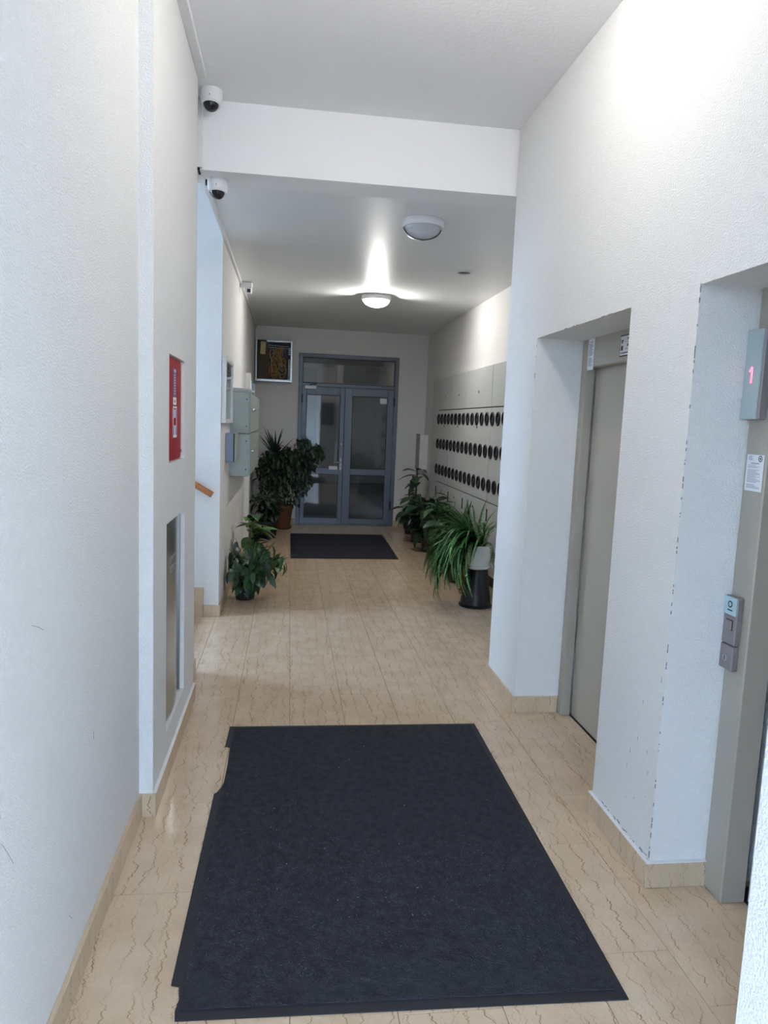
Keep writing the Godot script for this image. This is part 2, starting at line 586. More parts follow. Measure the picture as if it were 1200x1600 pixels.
func marble_tile(x0: float, x1: float, z0: float, z1: float, r: RandomNumberGenerator) -> SurfaceTool:
	var st := mb()
	var g := 0.0008
	var b := 0.0012
	var lo := Vector3(x0 + g, -0.012, z0 + g)
	var hi := Vector3(x1 - g, r.randf_range(-0.0004, 0.0), z1 - g)
	var o := Vector2(r.randf(), r.randf())
	var fx := 1.0 if r.randf() < 0.5 else -1.0
	var fz := 1.0 if r.randf() < 0.5 else -1.0
	var top := [Vector3(lo.x + b, hi.y, hi.z - b), Vector3(hi.x - b, hi.y, hi.z - b), Vector3(hi.x - b, hi.y, lo.z + b), Vector3(lo.x + b, hi.y, lo.z + b)]
	var rim := [Vector3(lo.x, hi.y - b, hi.z), Vector3(hi.x, hi.y - b, hi.z), Vector3(hi.x, hi.y - b, lo.z), Vector3(lo.x, hi.y - b, lo.z)]
	var uv := func(p: Vector3): return o + Vector2(fx * (p.x - x0), fz * (p.z - z0)) / 1.1
	quad(st, top[0], top[1], top[2], top[3], top.map(uv))
	for k in 4:
		var j := (k + 1) % 4
		quad(st, rim[k], rim[j], top[j], top[k], [uv.call(rim[k]), uv.call(rim[j]), uv.call(top[j]), uv.call(top[k])])
		var dk := Vector3(rim[k].x, lo.y, rim[k].z)
		var dj := Vector3(rim[j].x, lo.y, rim[j].z)
		quad(st, dk, dj, rim[j], rim[k], [uv.call(dk), uv.call(dj), uv.call(rim[j]), uv.call(rim[k])])
	return st

func build_floor():
	var st := mb()
	box(st, Vector3(-3.6, -0.25, -18.2), Vector3(2.6, -0.0035, 3.1))
	var fl := struct("floor", st, M.grout, "polished beige marble tile floor with wavy brown veins", "floor")
	var r := RandomNumberGenerator.new()
	r.seed = 15
	var xs := [-0.515, -0.24, 0.037, 0.312, 0.59, 0.873, 1.14, 1.41, 1.69, 1.96]
	var ph := [-2.178, -4.009, -3.98, -3.827, -4.083, -3.447, -3.24, -3.06, -3.3]
	var strips := []
	for i in 9: strips.append([xs[i], xs[i + 1], ph[i]])
	strips.append([-0.79, -0.515, -4.6])
	strips.append([-1.07, -0.79, -4.9])
	for i in strips.size():
		var s = strips[i]
		var k0 := int(floor((s[2] + 11.0) / 0.545))
		var z: float = s[2] - (k0 + 1) * 0.545
		while z < -0.9:
			var a: float = max(z, -10.6)
			var b: float = min(z + 0.545, -0.9)
			z += 0.545
			if i >= 9:
				a = max(a, -5.42)
				b = min(b, -4.21)
			if i == 8: b = min(b, -4.07)
			if i == 7 and a > -4.0: a = max(a, -3.56)
			if b - a < 0.03: continue
			put("tile", marble_tile(s[0], s[1], a, b, r), M.marble, fl)
	# the part of the floor behind the camera and in the porch
	st = mb()
	quad(st, Vector3(-0.515, -0.0002, 2.9), Vector3(0.86, -0.0002, 2.9), Vector3(0.86, -0.0002, -0.9), Vector3(-0.515, -0.0002, -0.9), [Vector2(0, 0), Vector2(1.25, 0), Vector2(1.25, 3.4), Vector2(0, 3.4)])
	put("slab", st, M.marble, fl)
	st = mb()
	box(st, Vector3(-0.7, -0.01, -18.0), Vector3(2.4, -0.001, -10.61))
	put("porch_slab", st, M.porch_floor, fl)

func skirt(called: String, boxes: Array, label: String, cap := false):
	var st := mb()
	for b in boxes: box(st, b[0], b[1], 0.0015)
	var o := struct(called, st, M.skirting, label, "baseboard")
	if cap:
		st = mb()
		for b in boxes: box(st, Vector3(b[0].x - 0.0005, b[1].y - 0.0008, b[0].z - 0.0005), Vector3(b[1].x + 0.0008, b[1].y + 0.0022, b[1].z + 0.0008))
		put("painted_edge", st, M.paint_white, o)

func build_skirting():
	var h := 0.088
	skirt("baseboard_left", [[Vector3(-0.525, 0, -2.63), Vector3(-0.512, h, 0.29)]], "beige stone skirting along the left wall beside the near mat")
	skirt("baseboard_left", [[Vector3(-0.525, 0, -2.64), Vector3(-0.463, h, -2.627)]], "short return of stone skirting at the wall step")
	skirt("baseboard_left", [[Vector3(-0.475, 0, -3.79), Vector3(-0.463, h, -2.64)]], "stone skirting with white painted top under the metal hatch", true)
	skirt("baseboard_left", [[Vector3(-0.525, 0, -4.2), Vector3(-0.513, h, -3.79)], [Vector3(-0.8, 0, -4.212), Vector3(-0.513, h, -4.2)]], "stone skirting at the end of the left wall by the stairs")
	skirt("baseboard_left", [[Vector3(-0.5, 0, -10.43), Vector3(-0.488, h, -5.43)], [Vector3(-0.61, 0, -5.43), Vector3(-0.488, h, -5.418)]], "stone skirting round the corridor corner behind the leafy plant")
	skirt("baseboard_right", [[Vector3(1.207, 0, -4.06), Vector3(1.22, h, -3.56)], [Vector3(1.207, 0, -3.56), Vector3(1.456, h, -3.547)], [Vector3(1.207, 0, -4.073), Vector3(1.948, h, -4.06)]], "stone skirting round the wall end before the first lift", false)
	skirt("baseboard_right", [[Vector3(1.207, 0, -2.55), Vector3(1.22, h, -2.1)], [Vector3(1.207, 0, -2.1), Vector3(1.42, h, -2.087)], [Vector3(1.207, 0, -2.563), Vector3(1.456, h, -2.55)]], "stone skirting round the pillar between the two lifts", true)
	skirt("baseboard_end", [[Vector3(-0.488, 0, -10.43), Vector3(0.11, h, -10.418)]], "stone skirting on the end wall left of the double door")
	skirt("baseboard_end", [[Vector3(1.552, 0, -10.43), Vector3(1.95, h, -10.418)]], "stone skirting on the end wall right of the double door")
	skirt("baseboard_right", [[Vector3(1.948, 0, -10.418), Vector3(1.96, h, -9.7)], [Vector3(1.948, 0, -5.7), Vector3(1.96, h, -4.073)]], "stone skirting on the corridor wall beside the meter cabinet")

func build_stairs():
	var s := thing("stair_flight", "beige stone steps rising left out of the corridor", "stairs", Vector3.ZERO, 0.0, "", "structure")
	var st0 := mb()
	box(st0, Vector3(-0.80, 0, -5.43), Vector3(-0.612, 0.228, -5.416), 0.001)
	put("stepped_skirting", st0, M.skirting, s)
	for k in 6:
		var x := -0.78 - 0.29 * k
		var st := mb()
		box(st, Vector3(x - 0.29 - 0.02, 0.0, -5.416), Vector3(x, 0.17 * (k + 1) - 0.03, -4.215))
		put("riser", st, M.skirting, s)
		st = mb()
		box(st, Vector3(x - 0.31, 0.17 * (k + 1) - 0.03, -5.416), Vector3(x + 0.015, 0.17 * (k + 1), -4.215), 0.004)
		put("tread", st, M.skirting, s)
		st = mb()
		box(st, Vector3(x - 0.305, 0.17 * (k + 1), -5.43), Vector3(x - 0.02, 0.17 * (k + 2) + 0.058, -5.416), 0.001)
		put("stepped_skirting", st, M.skirting, s)
	var h := thing("handrail", "round wooden handrail on the bluish stairwell wall", "handrail", Vector3.ZERO)
	var st := mb()
	var d := Vector3(-0.29, 0.17, 0).normalized()
	var e := Vector3(-0.548, 0.93, -5.37)
	tube(st, [e, e + d * 0.004, e + d * 2.0, e + d * 2.004], 0.023, 16)
	put("rail", st, M.wood, h)
	for t in [0.35, 1.1, 1.85]:
		st = mb()
		var p: Vector3 = e + d * t
		tube(st, [p + Vector3(0, -0.02, 0), p + Vector3(0, -0.05, 0), p + Vector3(0, -0.06, -0.02), p + Vector3(0, -0.06, -0.062)], 0.006)
		put("bracket", st, M.dark_metal, h)

func build_lifts():
	for k in 2:
		var z0: float = [-3.56, -2.1][k]
		var z1: float = [-2.55, -1.09][k]
		var o := thing("door_%d" % (k + 2), ["far lift doorway with grey-beige steel door and frame, a slim notice stuck in its corner", "near lift doorway at the right edge, with the lit floor display and call panel on its frame"][k], "lift door", Vector3.ZERO, 0.0, "", "structure")
		var fx: float = [1.461, 1.419][k]          # front face of the frame
		var lx: float = [1.517, 1.510][k]          # face of the door leaf
		var jw: float = [0.056, 0.103][k]          # width of a jamb
		for s in 2:
			var st := mb()
			var a := z0 + 0.002 if s == 0 else z1 - jw - 0.002
			box(st, Vector3(fx, 0, a), Vector3(lx - 0.004, 1.984, a + jw), 0.004)
			put("frame_jamb", st, M.lift_frame, o)
		var st := mb()
		box(st, Vector3(fx + 0.0005, 1.815, z0 + jw + 0.002), Vector3(lx - 0.004, 1.984, z1 - jw - 0.002), 0.004)
		put("frame_head", st, M.lift_frame, o)
		var w := (z1 - z0 - 2.0 * jw) / 2.0
		for j in 2:
			st = mb()
			var a := z0 + jw + j * w
			box(st, Vector3(lx + j * 0.03, 0.008, a + (0.008 if j == 0 else -0.03)), Vector3(lx + 0.026 + j * 0.03, 1.84, a + w + (0.0 if j == 0 else 0.03)), 0.002)
			put("door_leaf", st, M.lift_door, o)
		st = mb()
		box(st, Vector3(lx - 0.004, -0.02, z0 + 0.03), Vector3(1.65, 0.003, z1 - 0.03), 0.001)
		put("sill", st, M.dark_metal, o)
		st = mb()
		box(st, Vector3(1.66, 0, z0 + 0.02), Vector3(1.68, 1.99, z1 - 0.02))
		put("shaft_back", st, M.black, o)
	# notices on the lift frames (one printed page each)
	paper("notice", "slim printed notice stuck in the top left corner of the far lift frame", "notice", Vector3(1.4606, 1.89, -3.447), 0.07, 0.176, 31, rgb(70, 74, 110), 0.0)
	paper("notice", "printed notice taped to the near lift frame under the floor display", "notice", Vector3(1.4184, 1.395, -2.044), 0.082, 0.112, 32, rgb(64, 70, 84), 0.0)
	# certificate plate with a black border
	var c := thing("inspection_plate", "small white plate with black border on the far lift frame head", "plate", Vector3(1.4605, 1.885, -3.03))
	var st := mb()
	box(st, Vector3(-0.0014, -0.047, -0.1), Vector3(0.001, 0.047, 0.1))
	put("plate_border", st, M.black, c)
	st = mb()
	box(st, Vector3(-0.0022, -0.042, -0.095), Vector3(-0.0012, 0.042, 0.095))
	put("plate_face", st, M.paper, c)
	st = mb()
	for q in [[-0.088, 0.02, 0.02, 0.006], [-0.085, 0.01, 0.012, 0.01], [-0.088, -0.02, 0.02, 0.02], [-0.03, 0.024, 0.08, 0.008], [-0.03, -0.006, 0.09, 0.012], [-0.088, -0.034, 0.17, 0.004]]:
		box(st, Vector3(-0.0026, q[1], q[0]), Vector3(-0.0018, q[1] + q[3], q[0] + q[2]))
	for q in [[-0.05, 0.012, 0.13, 0.002], [-0.05, -0.016, 0.13, 0.002]]:
		box(st, Vector3(-0.0026, q[1], q[0]), Vector3(-0.0018, q[1] + q[3], q[0] + q[2]))
	put("plate_print", st, M.pane_dark, c)
	# floor display
	var d := thing("floor_display", "slim pale green lift display showing a red number one", "display", Vector3(1.419, 1.692, -2.059))
	st = mb()
	box(st, Vector3(-0.026, -0.135, -0.038), Vector3(0.0, 0.135, 0.042), 0.003)
	put("housing", st, M.panel_grey, d)
	st = mb()
	box(st, Vector3(-0.032, -0.1345, -0.0375), Vector3(-0.024, 0.1345, 0.036), 0.001)
	put("screen", st, M.display, d)
	var red := glow(Color(1.0, 0.16, 0.34), 1.6)
	st = mb()
	box(st, Vector3(-0.0335, -0.026, -0.003), Vector3(-0.0318, 0.022, 0.003))
	X = Transform3D(Basis(Vector3.RIGHT, 0.6), Vector3(-0.0326, 0.016, -0.006))
	box(st, Vector3(-0.0008, -0.009, -0.0022), Vector3(0.0008, 0.009, 0.0022))
	X = Transform3D.IDENTITY
	put("lit_digit", st, red, d)
	# call panel
	var p := thing("call_panel", "grey lift call panel with one square button on the near lift frame", "call panel", Vector3(1.419, 0.884, -2.058))
	st = mb()
	box(st, Vector3(-0.022, -0.035, -0.036), Vector3(0.0, 0.118, 0.03), 0.003)
	put("upper_body", st, M.panel_grey, p)
	st = mb()
	box(st, Vector3(-0.022, -0.118, -0.038), Vector3(0.0, -0.038, 0.028), 0.003)
	put("lower_body", st, M.panel_grey, p)
	st = mb()
	box(st, Vector3(-0.0245, 0.06, -0.0355), Vector3(-0.021, 0.117, 0.0265), 0.001)
	put("top_plate", st, M.panel_pale, p)
	st = mb()
	X = Transform3D(Basis(Vector3(0, 0, 1), PI / 2), Vector3(-0.0245, 0.094, -0.003))
	lathe(st, [Vector2(0.007, 0), Vector2(0.011, 0), Vector2(0.011, 0.0008), Vector2(0.007, 0.0008)], 20)
	X = Transform3D.IDENTITY
	box(st, Vector3(-0.0252, 0.073, -0.014), Vector3(-0.0243, 0.077, 0.01))
	put("ring_emblem", st, M.alu_dark, p)
	st = mb()
	box(st, Vector3(-0.0228, 0.012, -0.019), Vector3(-0.0216, 0.045, 0.015))
	put("button_gap", st, M.black, p)
	st = mb()
	box(st, Vector3(-0.026, 0.013, -0.019), Vector3(-0.021, 0.043, 0.012), 0.002)
	put("button", st, M.panel_grey, p)
	st = mb()
	X = Transform3D(Basis(Vector3(0, 0, 1), PI / 2), Vector3(-0.022, -0.08, -0.004))
	lathe(st, [Vector2(0.011, 0), Vector2(0.011, 0.003), Vector2(0.009, 0.004), Vector2(0, 0.004)], 20)
	X = Transform3D.IDENTITY
	put("key_switch", st, M.steel, p)
	st = mb()
	box(st, Vector3(-0.0268, -0.087, -0.0055), Vector3(-0.0255, -0.073, -0.0025))
	put("keyhole", st, M.black, p)

# a sheet on a face that looks towards -x (turn 0), thin but with its own thickness
func paper(called: String, label: String, category: String, at: Vector3, w: float, h: float, seed_: int, ink: Color, turn: float, group := "") -> MeshInstance3D:
	var st := mb()
	box(st, Vector3(-0.0006, -h / 2, -w / 2), Vector3(0.0004, h / 2, w / 2))
	var x := -0.0008
	quad(st, Vector3(x, -h / 2, -w / 2), Vector3(x, -h / 2, w / 2), Vector3(x, h / 2, w / 2), Vector3(x, h / 2, -w / 2))
	var o := put(called, st, textured(page_image(96, int(96 * h / w), seed_, ink)))
	o.position = at
	o.rotation.y = turn
	tag(o, label, category, group)
	return o

func build_end_door():
	var z := -10.43
	var d := thing("door_1", "grey-blue aluminium double door with glass panes and transom in the end wall", "door", Vector3.ZERO, 0.0, "", "structure")
	var st := mb()
	box(st, Vector3(0.115, 0, z - 0.06), Vector3(0.17, 2.444, z + 0.012), 0.003)
	box(st, Vector3(1.49, 0, z - 0.06), Vector3(1.546, 2.444, z + 0.012), 0.003)
	box(st, Vector3(0.17, 2.39, z - 0.06), Vector3(1.49, 2.444, z + 0.012), 0.003)
	box(st, Vector3(0.17, 1.985, z - 0.06), Vector3(1.49, 2.03, z + 0.012), 0.003)
	box(st, Vector3(0.115, -0.002, z - 0.06), Vector3(1.546, 0.008, z + 0.01))
	put("door_frame", st, M.alu, d)
	st = mb()
	for b in [[0.17, 1.49, 2.38, 2.39], [0.17, 1.49, 2.03, 2.038]]: box(st, Vector3(b[0], b[2], z - 0.03), Vector3(b[1], b[3], z + 0.004))
	box(st, Vector3(0.17, 2.03, z - 0.03), Vector3(0.178, 2.39, z + 0.004))
	box(st, Vector3(1.482, 2.03, z - 0.03), Vector3(1.49, 2.39, z + 0.004))
	put("gasket", st, M.alu_dark, d)
	st = mb()
	box(st, Vector3(0.17, 2.03, z - 0.026), Vector3(1.49, 2.39, z - 0.02))
	put("transom_pane", st, M.glass, d)
	var tm := TextMesh.new()
	tm.text = "Radu"
	var f := SystemFont.new()
	f.font_names = PackedStringArray(["Droid Sans"])
	tm.font = f
	tm.font_size = 32
	tm.pixel_size = 0.0042
	tm.depth = 0.002
	var lettering := put("lettering", tm, M.alu_dark, d)
	lettering.position = Vector3(1.22, 2.245, z - 0.0285)
	lettering.rotation.y = PI
	for k in 2:
		var x0: float = [0.172, 0.782][k]
		var x1: float = [0.778, 1.488][k]
		var g0: float = [0.232, 0.888][k]
		var g1: float = [0.716, 1.398][k]
		st = mb()
		box(st, Vector3(x0, 0.012, z - 0.05), Vector3(g0, 1.982, z + 0.008), 0.003)
		box(st, Vector3(g1, 0.012, z - 0.05), Vector3(x1, 1.982, z + 0.008), 0.003)
		box(st, Vector3(g0, 1.872, z - 0.05), Vector3(g1, 1.982, z + 0.008), 0.003)
		box(st, Vector3(g0, 0.742, z - 0.05), Vector3(g1, 0.83, z + 0.008), 0.003)
		box(st, Vector3(g0, 0.012, z - 0.05), Vector3(g1, 0.098, z + 0.008), 0.003)
		var leaf := put("door_leaf", st, M.alu, d)
		for q in [[0.83, 1.872], [0.098, 0.742]]:
			st = mb()
			box(st, Vector3(g0, q[0], z - 0.024), Vector3(g1, q[1], z - 0.018))
			put("pane", st, M.glass, leaf)
			st = mb()
			for b in [[g0, q[0], g0 + 0.007, q[1]], [g1 - 0.007, q[0], g1, q[1]], [g0, q[1] - 0.007, g1, q[1]], [g0, q[0], g1, q[0] + 0.007]]:
				box(st, Vector3(b[0], b[1], z - 0.018), Vector3(b[2], b[3], z + 0.002))
			put("gasket", st, M.alu_dark, leaf)
		for y in [0.25, 1.75]:
			st = mb()
			var hx: float = x0 - 0.004 if k == 0 else x1 + 0.004
			tube(st, [Vector3(hx, y, z + 0.018), Vector3(hx, y + 0.12, z + 0.018)], 0.011, 10)
			put("hinge", st, M.alu_dark, leaf)
		if k == 0:
			st = mb()
			box(st, Vector3(0.732, 0.8, z + 0.008), Vector3(0.758, 0.98, z + 0.014), 0.003)
			tube(st, [Vector3(0.745, 0.92, z + 0.012), Vector3(0.745, 0.92, z + 0.06), Vector3(0.735, 0.92, z + 0.066), Vector3(0.64, 0.918, z + 0.066)], 0.009, 10)
			put("handle", st, M.alu_bright, leaf)
			st = mb()
			X = Transform3D(Basis(Vector3.RIGHT, PI / 2), Vector3(0.745, 0.83, z + 0.016))
			lathe(st, [Vector2(0.012, 0), Vector2(0.012, 0.006), Vector2(0.0, 0.007)], 16)
			X = Transform3D(Basis(Vector3.RIGHT, PI / 2), Vector3(0.748, 1.18, z + 0.008))
			lathe(st, [Vector2(0.009, 0), Vector2(0.009, 0.006), Vector2(0.0, 0.007)], 16)
			X = Transform3D.IDENTITY
			put("lock_cylinder", st, M.steel, leaf)
			st = mb()
			box(st, Vector3(0.66, 0.845, z - 0.07), Vector3(0.695, 1.21, z - 0.045), 0.004)
			put("outer_pull", st, M.alu, leaf)
			st = mb()
			box(st, Vector3(0.575, 0.808, z + 0.008), Vector3(0.7, 0.862, z + 0.05), 0.003)
			put("lock_box", st, M.white_plastic, leaf)
			st = mb()
			box(st, Vector3(0.205, 1.945, z + 0.01), Vector3(0.37, 1.992, z + 0.055), 0.004)
			put("door_closer", st, M.white_plastic, leaf)
			st = mb()
			tube(st, [Vector3(0.28, 2.0, z + 0.03), Vector3(0.29, 2.012, z + 0.05), Vector3(0.37, 2.02, z + 0.03)], 0.008, 8)
			put("closer_arm", st, M.alu_dark, leaf)
		else:
			st = mb()
			box(st, Vector3(1.29, 1.78, z - 0.0178), Vector3(1.392, 1.857, z - 0.0168))
			put("sticker", st, M.paper, leaf)

func glazed_door(called: String, label: String, at: Vector3, turn: float, w: float, h: float, leaves: int):
	var d := thing(called, label, "door", at, turn, "", "structure")
	var p := w / leaves
	var st := mb()
	for k in leaves + 1: box(st, Vector3(clampf(k * p - 0.025, 0.0, w - 0.05), 0, 0), Vector3(clampf(k * p + 0.025, 0.05, w), h, 0.07), 0.003)
	for y in [0.0, h - 0.05]: box(st, Vector3(0.05, y, 0.004), Vector3(w - 0.05, y + 0.05, 0.066), 0.003)
	put("door_frame", st, M.alu, d)
	for k in leaves:
		st = mb()
		box(st, Vector3(k * p + 0.025, 0.05, 0.03), Vector3(k * p + p - 0.025, h - 0.05, 0.036))
		put("pane", st, M.glass, d)

func build_street_door():
	glazed_door("door_4", "glazed back door behind the viewer letting in cool evening light", Vector3(-0.45, 0, 2.1), 0.0, 0.6, 2.3, 1)
	glazed_door("door_5", "glazed street door in the left wall beside the viewer letting in cool evening light", Vector3(-0.72, 0, 1.95), PI / 2, 1.65, 2.75, 2)

# round bulkhead lamp: base ring, glass dome and a half hood on the far side
func lamp(label: String, at: Vector3, r: float, lit: bool, energy: float, hooded := true):
	var o := thing("ceiling_lamp", label, "ceiling lamp", at, 0.0, "round ceiling lamps along the hall")
	var st := mb()
	lathe(st, [Vector2(r * 0.98, 0.0), Vector2(r, -0.012), Vector2(r, -0.034), Vector2(r * 0.95, -0.044), Vector2(r * 0.80, -0.044), Vector2(r * 0.80, -0.03)].map(func(p): return p), 48)
	put("base_ring", st, M.white_plastic, o)
	var g: Material = glow(LAMP_COLOR, 2.2) if lit else M.frosted
	st = mb()
	var prof := []
	for k in 11:
		var a := PI / 2 * k / 10.0
		prof.append(Vector2(r * 0.86 * sin(a), -0.034 - 0.076 * cos(a)))
	lathe(st, prof, 40)
	put("glass_dome", st, g, o)
	# opaque half hood behind the dome
	if hooded:
		st = mb()
		prof = []
		for k in 9:
			var a := PI / 2 * (0.06 + 0.94 * k / 8.0)
			prof.append(Vector2(r * 0.93 * sin(a), -0.034 - 0.083 * cos(a)))
		prof.append(Vector2(r * 0.93, -0.004))
		lathe(st, prof, 24, deg_to_rad(2), deg_to_rad(178))
		put("half_hood", st, M.white_plastic, o)
	if lit:
		var l := OmniLight3D.new()
		l.name = "bulb_light"
		l.light_color = LAMP_COLOR
		l.light_energy = energy
		l.light_size = 0.05
		l.omni_range = 30.0
		l.omni_attenuation = 2.0
		l.shadow_enabled = true
		l.position = Vector3(0, -0.075, 0.03)
		o.add_child(l)

func build_lamps():
	lamp("lit round lamp on the near hall ceiling in front of the beam", Vector3(0.5, 3.135, -2.4), 0.15, true, LAMP_FRONT, false)
	lamp("unlit round lamp on the corridor ceiling just past the beam", Vector3(0.81, 2.785, -4.7), 0.135, false, 0.0)
	lamp("lit round lamp deeper along the corridor ceiling", Vector3(0.845, 2.785, -7.5), 0.15, true, LAMP_BACK)
	var v := thing("ceiling_vent", "small round vent in the corridor ceiling near the right wall", "vent", Vector3(1.42, 2.785, -6.1))
	var st := mb()
	lathe(st, [Vector2(0.082, 0.0), Vector2(0.082, -0.006), Vector2(0.074, -0.012), Vector2(0.058, -0.01), Vector2(0.055, -0.002)], 40)
	put("rim", st, M.white_plastic, v)
	st = mb()
	lathe(st, [Vector2(0.0, -0.006), Vector2(0.05, -0.006), Vector2(0.056, -0.003)], 40)
	put("dark_disc", st, M.dark_metal, v)

func dome_camera(label: String, at: Vector3, turn: float, mount: Material):
	var o := thing("security_camera", label, "security camera", at, turn, "white dome security cameras")
	var st := mb()
	lathe(st, [Vector2(0.0, -0.072), Vector2(0.037, -0.072), Vector2(0.049, -0.063), Vector2(0.055, -0.042), Vector2(0.056, -0.01), Vector2(0.056, 0.0), Vector2(0, 0.0)], 40)
	put("housing", st, M.white_plastic, o)
	st = mb()
	X = Transform3D(Basis(Vector3.RIGHT, -0.35), Vector3(0, -0.066, 0.005))
	var prof := []
	for k in 11:
		var a := PI / 2 * k / 10.0
		prof.append(Vector2(0.039 * sin(a), -0.039 * cos(a)))
	lathe(st, prof, 32)
	put("dome", st, M.smoked, o)
	st = mb()
	lathe(st, [Vector2(0.040, -0.007), Vector2(0.047, -0.007), Vector2(0.047, 0.01), Vector2(0.040, 0.01)], 32)
	put("ring", st, M.white_plastic, o)
	X = Transform3D.IDENTITY
	st = mb()
	box(st, Vector3(-0.004, -0.045, 0.053), Vector3(-0.001, -0.037, 0.057))
	put("screw_slot", st, M.dark_metal, o)
	st = mb()
	box(st, Vector3(-0.068, -0.03, -0.03), Vector3(-0.048, -0.001, -0.005), 0.004)
	put("mount", st, mount, o)

func build_wall_items():
	dome_camera("white dome camera under the high ceiling in front of the beam", Vector3(-0.432, 3.135, -3.96), 0.0, M.white_plastic)
	dome_camera("white dome camera under the corridor ceiling just behind the beam", Vector3(-0.42, 2.785, -4.215), 0.0, M.black)
	var o := thing("motion_sensor", "small white sensor on the left ceiling edge of the corridor", "sensor", Vector3(-0.44, 2.73, -7.2))
	var st := mb()
	box(st, Vector3(-0.06, 0.0, -0.04), Vector3(0.06, 0.05, 0.04), 0.008)
	put("bracket", st, M.white_plastic, o)
	st = mb()
	box(st, Vector3(-0.005, -0.055, -0.03), Vector3(0.055, 0.002, 0.03), 0.008)
	put("head", st, M.white_plastic, o)
	st = mb()
	box(st, Vector3(0.01, -0.045, 0.028), Vector3(0.042, -0.012, 0.033), 0.003)
	put("lens", st, M.dark_metal, o)
	# cable trunking
	st = mb()
	box(st, Vector3(-0.475, 3.105, -3.78), Vector3(-0.435, 3.135, 2.7), 0.002)
	tag(put("cable_trunking", st, M.paint_white), "white cable trunking along the top of the left wall under the ceiling", "cable trunking", "white cable trunking")
	st = mb()
	box(st, Vector3(-0.522, 2.79, -4.075), Vector3(-0.485, 3.125, -4.05), 0.002)
	tag(put("cable_trunking", st, M.paint_white), "vertical cable trunking at the left end of the beam", "cable trunking", "white cable trunking")
	st = mb()
	box(st, Vector3(-0.5, 2.758, -10.42), Vector3(-0.478, 2.785, -4.3), 0.002)
	tag(put("cable_trunking", st, M.paint_white), "long thin trunking along the left edge of the corridor ceiling", "cable trunking", "white cable trunking")
	st = mb()
	tube(st, [Vector3(-0.503, 2.795, -4.062), Vector3(-0.503, 2.78, -4.064), Vector3(-0.502, 2.772, -4.07), Vector3(-0.5, 2.766, -4.085)], 0.007, 8)
	tag(put("black_cable", st, M.black), "short black cable end poking out under the beam trunking", "cable")
	# red fire panel in its recess
	var f := thing("fire_panel", "red fire alarm panel with violet label strip set into the left wall", "fire panel", Vector3(-0.487, 1.5225, -3.19))
	st = mb()
	box(st, Vector3(-0.042, -0.2155, -0.213), Vector3(-0.018, 0.2155, 0.213))
	put("back_box", st, M.red, f)
	st = mb()
	box(st, Vector3(-0.018, -0.213, -0.165), Vector3(0.002, 0.213, 0.208), 0.003)
	put("door", st, M.red, f)
	st = mb()
	box(st, Vector3(-0.018, -0.211, -0.206), Vector3(-0.002, 0.211, -0.167), 0.006)
	put("side_rail", st, M.red, f)
	st = mb()
	box(st, Vector3(0.0015, 0.055, -0.02), Vector3(0.003, 0.17, 0.055))
	put("label_strip", st, M.violet, f)
	st = mb()
	for k in 9: box(st, Vector3(0.0025, 0.065 + k * 0.011, 0.0), Vector3(0.0035, 0.069 + k * 0.011, 0.03))
	box(st, Vector3(0.0025, 0.153, -0.005), Vector3(0.0035, 0.166, 0.03))
	put("strip_print", st, M.paper, f)
	st = mb()
	box(st, Vector3(0.0015, 0.02, -0.03), Vector3(0.003, 0.052, 0.05))
	put("white_label", st, M.paper, f)
	st = mb()
	box(st, Vector3(0.0025, 0.03, 0.0), Vector3(0.0036, 0.04, 0.02))
	put("label_print", st, M.dark_metal, f)
	st = mb()
	for b in [[-0.045, 0.055, -0.118, -0.108], [-0.045, 0.055, 0.006, 0.014], [-0.045, -0.038, -0.118, 0.014], [0.048, 0.055, -0.118, 0.014]]: box(st, Vector3(0.0015, b[2], b[0]), Vector3(0.003, b[3], b[1]))
	box(st, Vector3(0.0015, -0.035, -0.01), Vector3(0.003, 0.002, 0.025))
	box(st, Vector3(0.0015, -0.108, -0.01), Vector3(0.003, -0.066, 0.025))
	put("white_frame_print", st, M.paper, f)
	for z in [-0.03, 0.032]:
		for y in [-0.105, -0.036]:
			st = mb()
			box(st, Vector3(0.0018, y, z - 0.004), Vector3(0.0032, y + 0.036, z + 0.004))
			put("dark_bar", st, M.violet, f)
	st = mb()
	box(st, Vector3(-0.002, -0.19, -0.2), Vector3(0.001, -0.175, -0.188), 0.002)
	put("latch", st, M.dark_metal, f)
	# stainless hatch
	var h := thing("metal_hatch", "tall brushed metal service hatch low in the left wall", "hatch", Vector3(-0.489, 0.632, -3.18))
	st = mb()
	box(st, Vector3(-0.04, -0.432, -0.253), Vector3(-0.018, 0.432, 0.253))
	put("back_frame", st, M.steel, h)
	# slightly bowed door sheet
	st = mb()
	var n := 12
	for k in n:
		var a := -0.215 + 0.462 * k / n
		var b := -0.215 + 0.462 * (k + 1) / n
		var bow := func(q: float): return 0.006 - 0.02 * pow((q - 0.03) / 0.24, 2.0)
		quad(st, Vector3(bow.call(a), -0.427, a), Vector3(bow.call(a), 0.427, a), Vector3(bow.call(b), 0.427, b), Vector3(bow.call(b), -0.427, b))
	put("door_sheet", st, M.brushed, h)
	st = mb()
	box(st, Vector3(-0.018, -0.43, -0.25), Vector3(-0.004, 0.43, -0.222), 0.002)
	put("edge_rail", st, M.steel, h)
	for y in [0.2, 0.24]:
		st = mb()
		box(st, Vector3(0.004, y, -0.02), Vector3(0.008, y + 0.028, 0.09), 0.002)
		put("louvre", st, M.steel, h)
	st = mb()
	box(st, Vector3(0.0, -0.02, 0.225), Vector3(0.008, 0.02, 0.24), 0.002)
	put("lock", st, M.black, h)
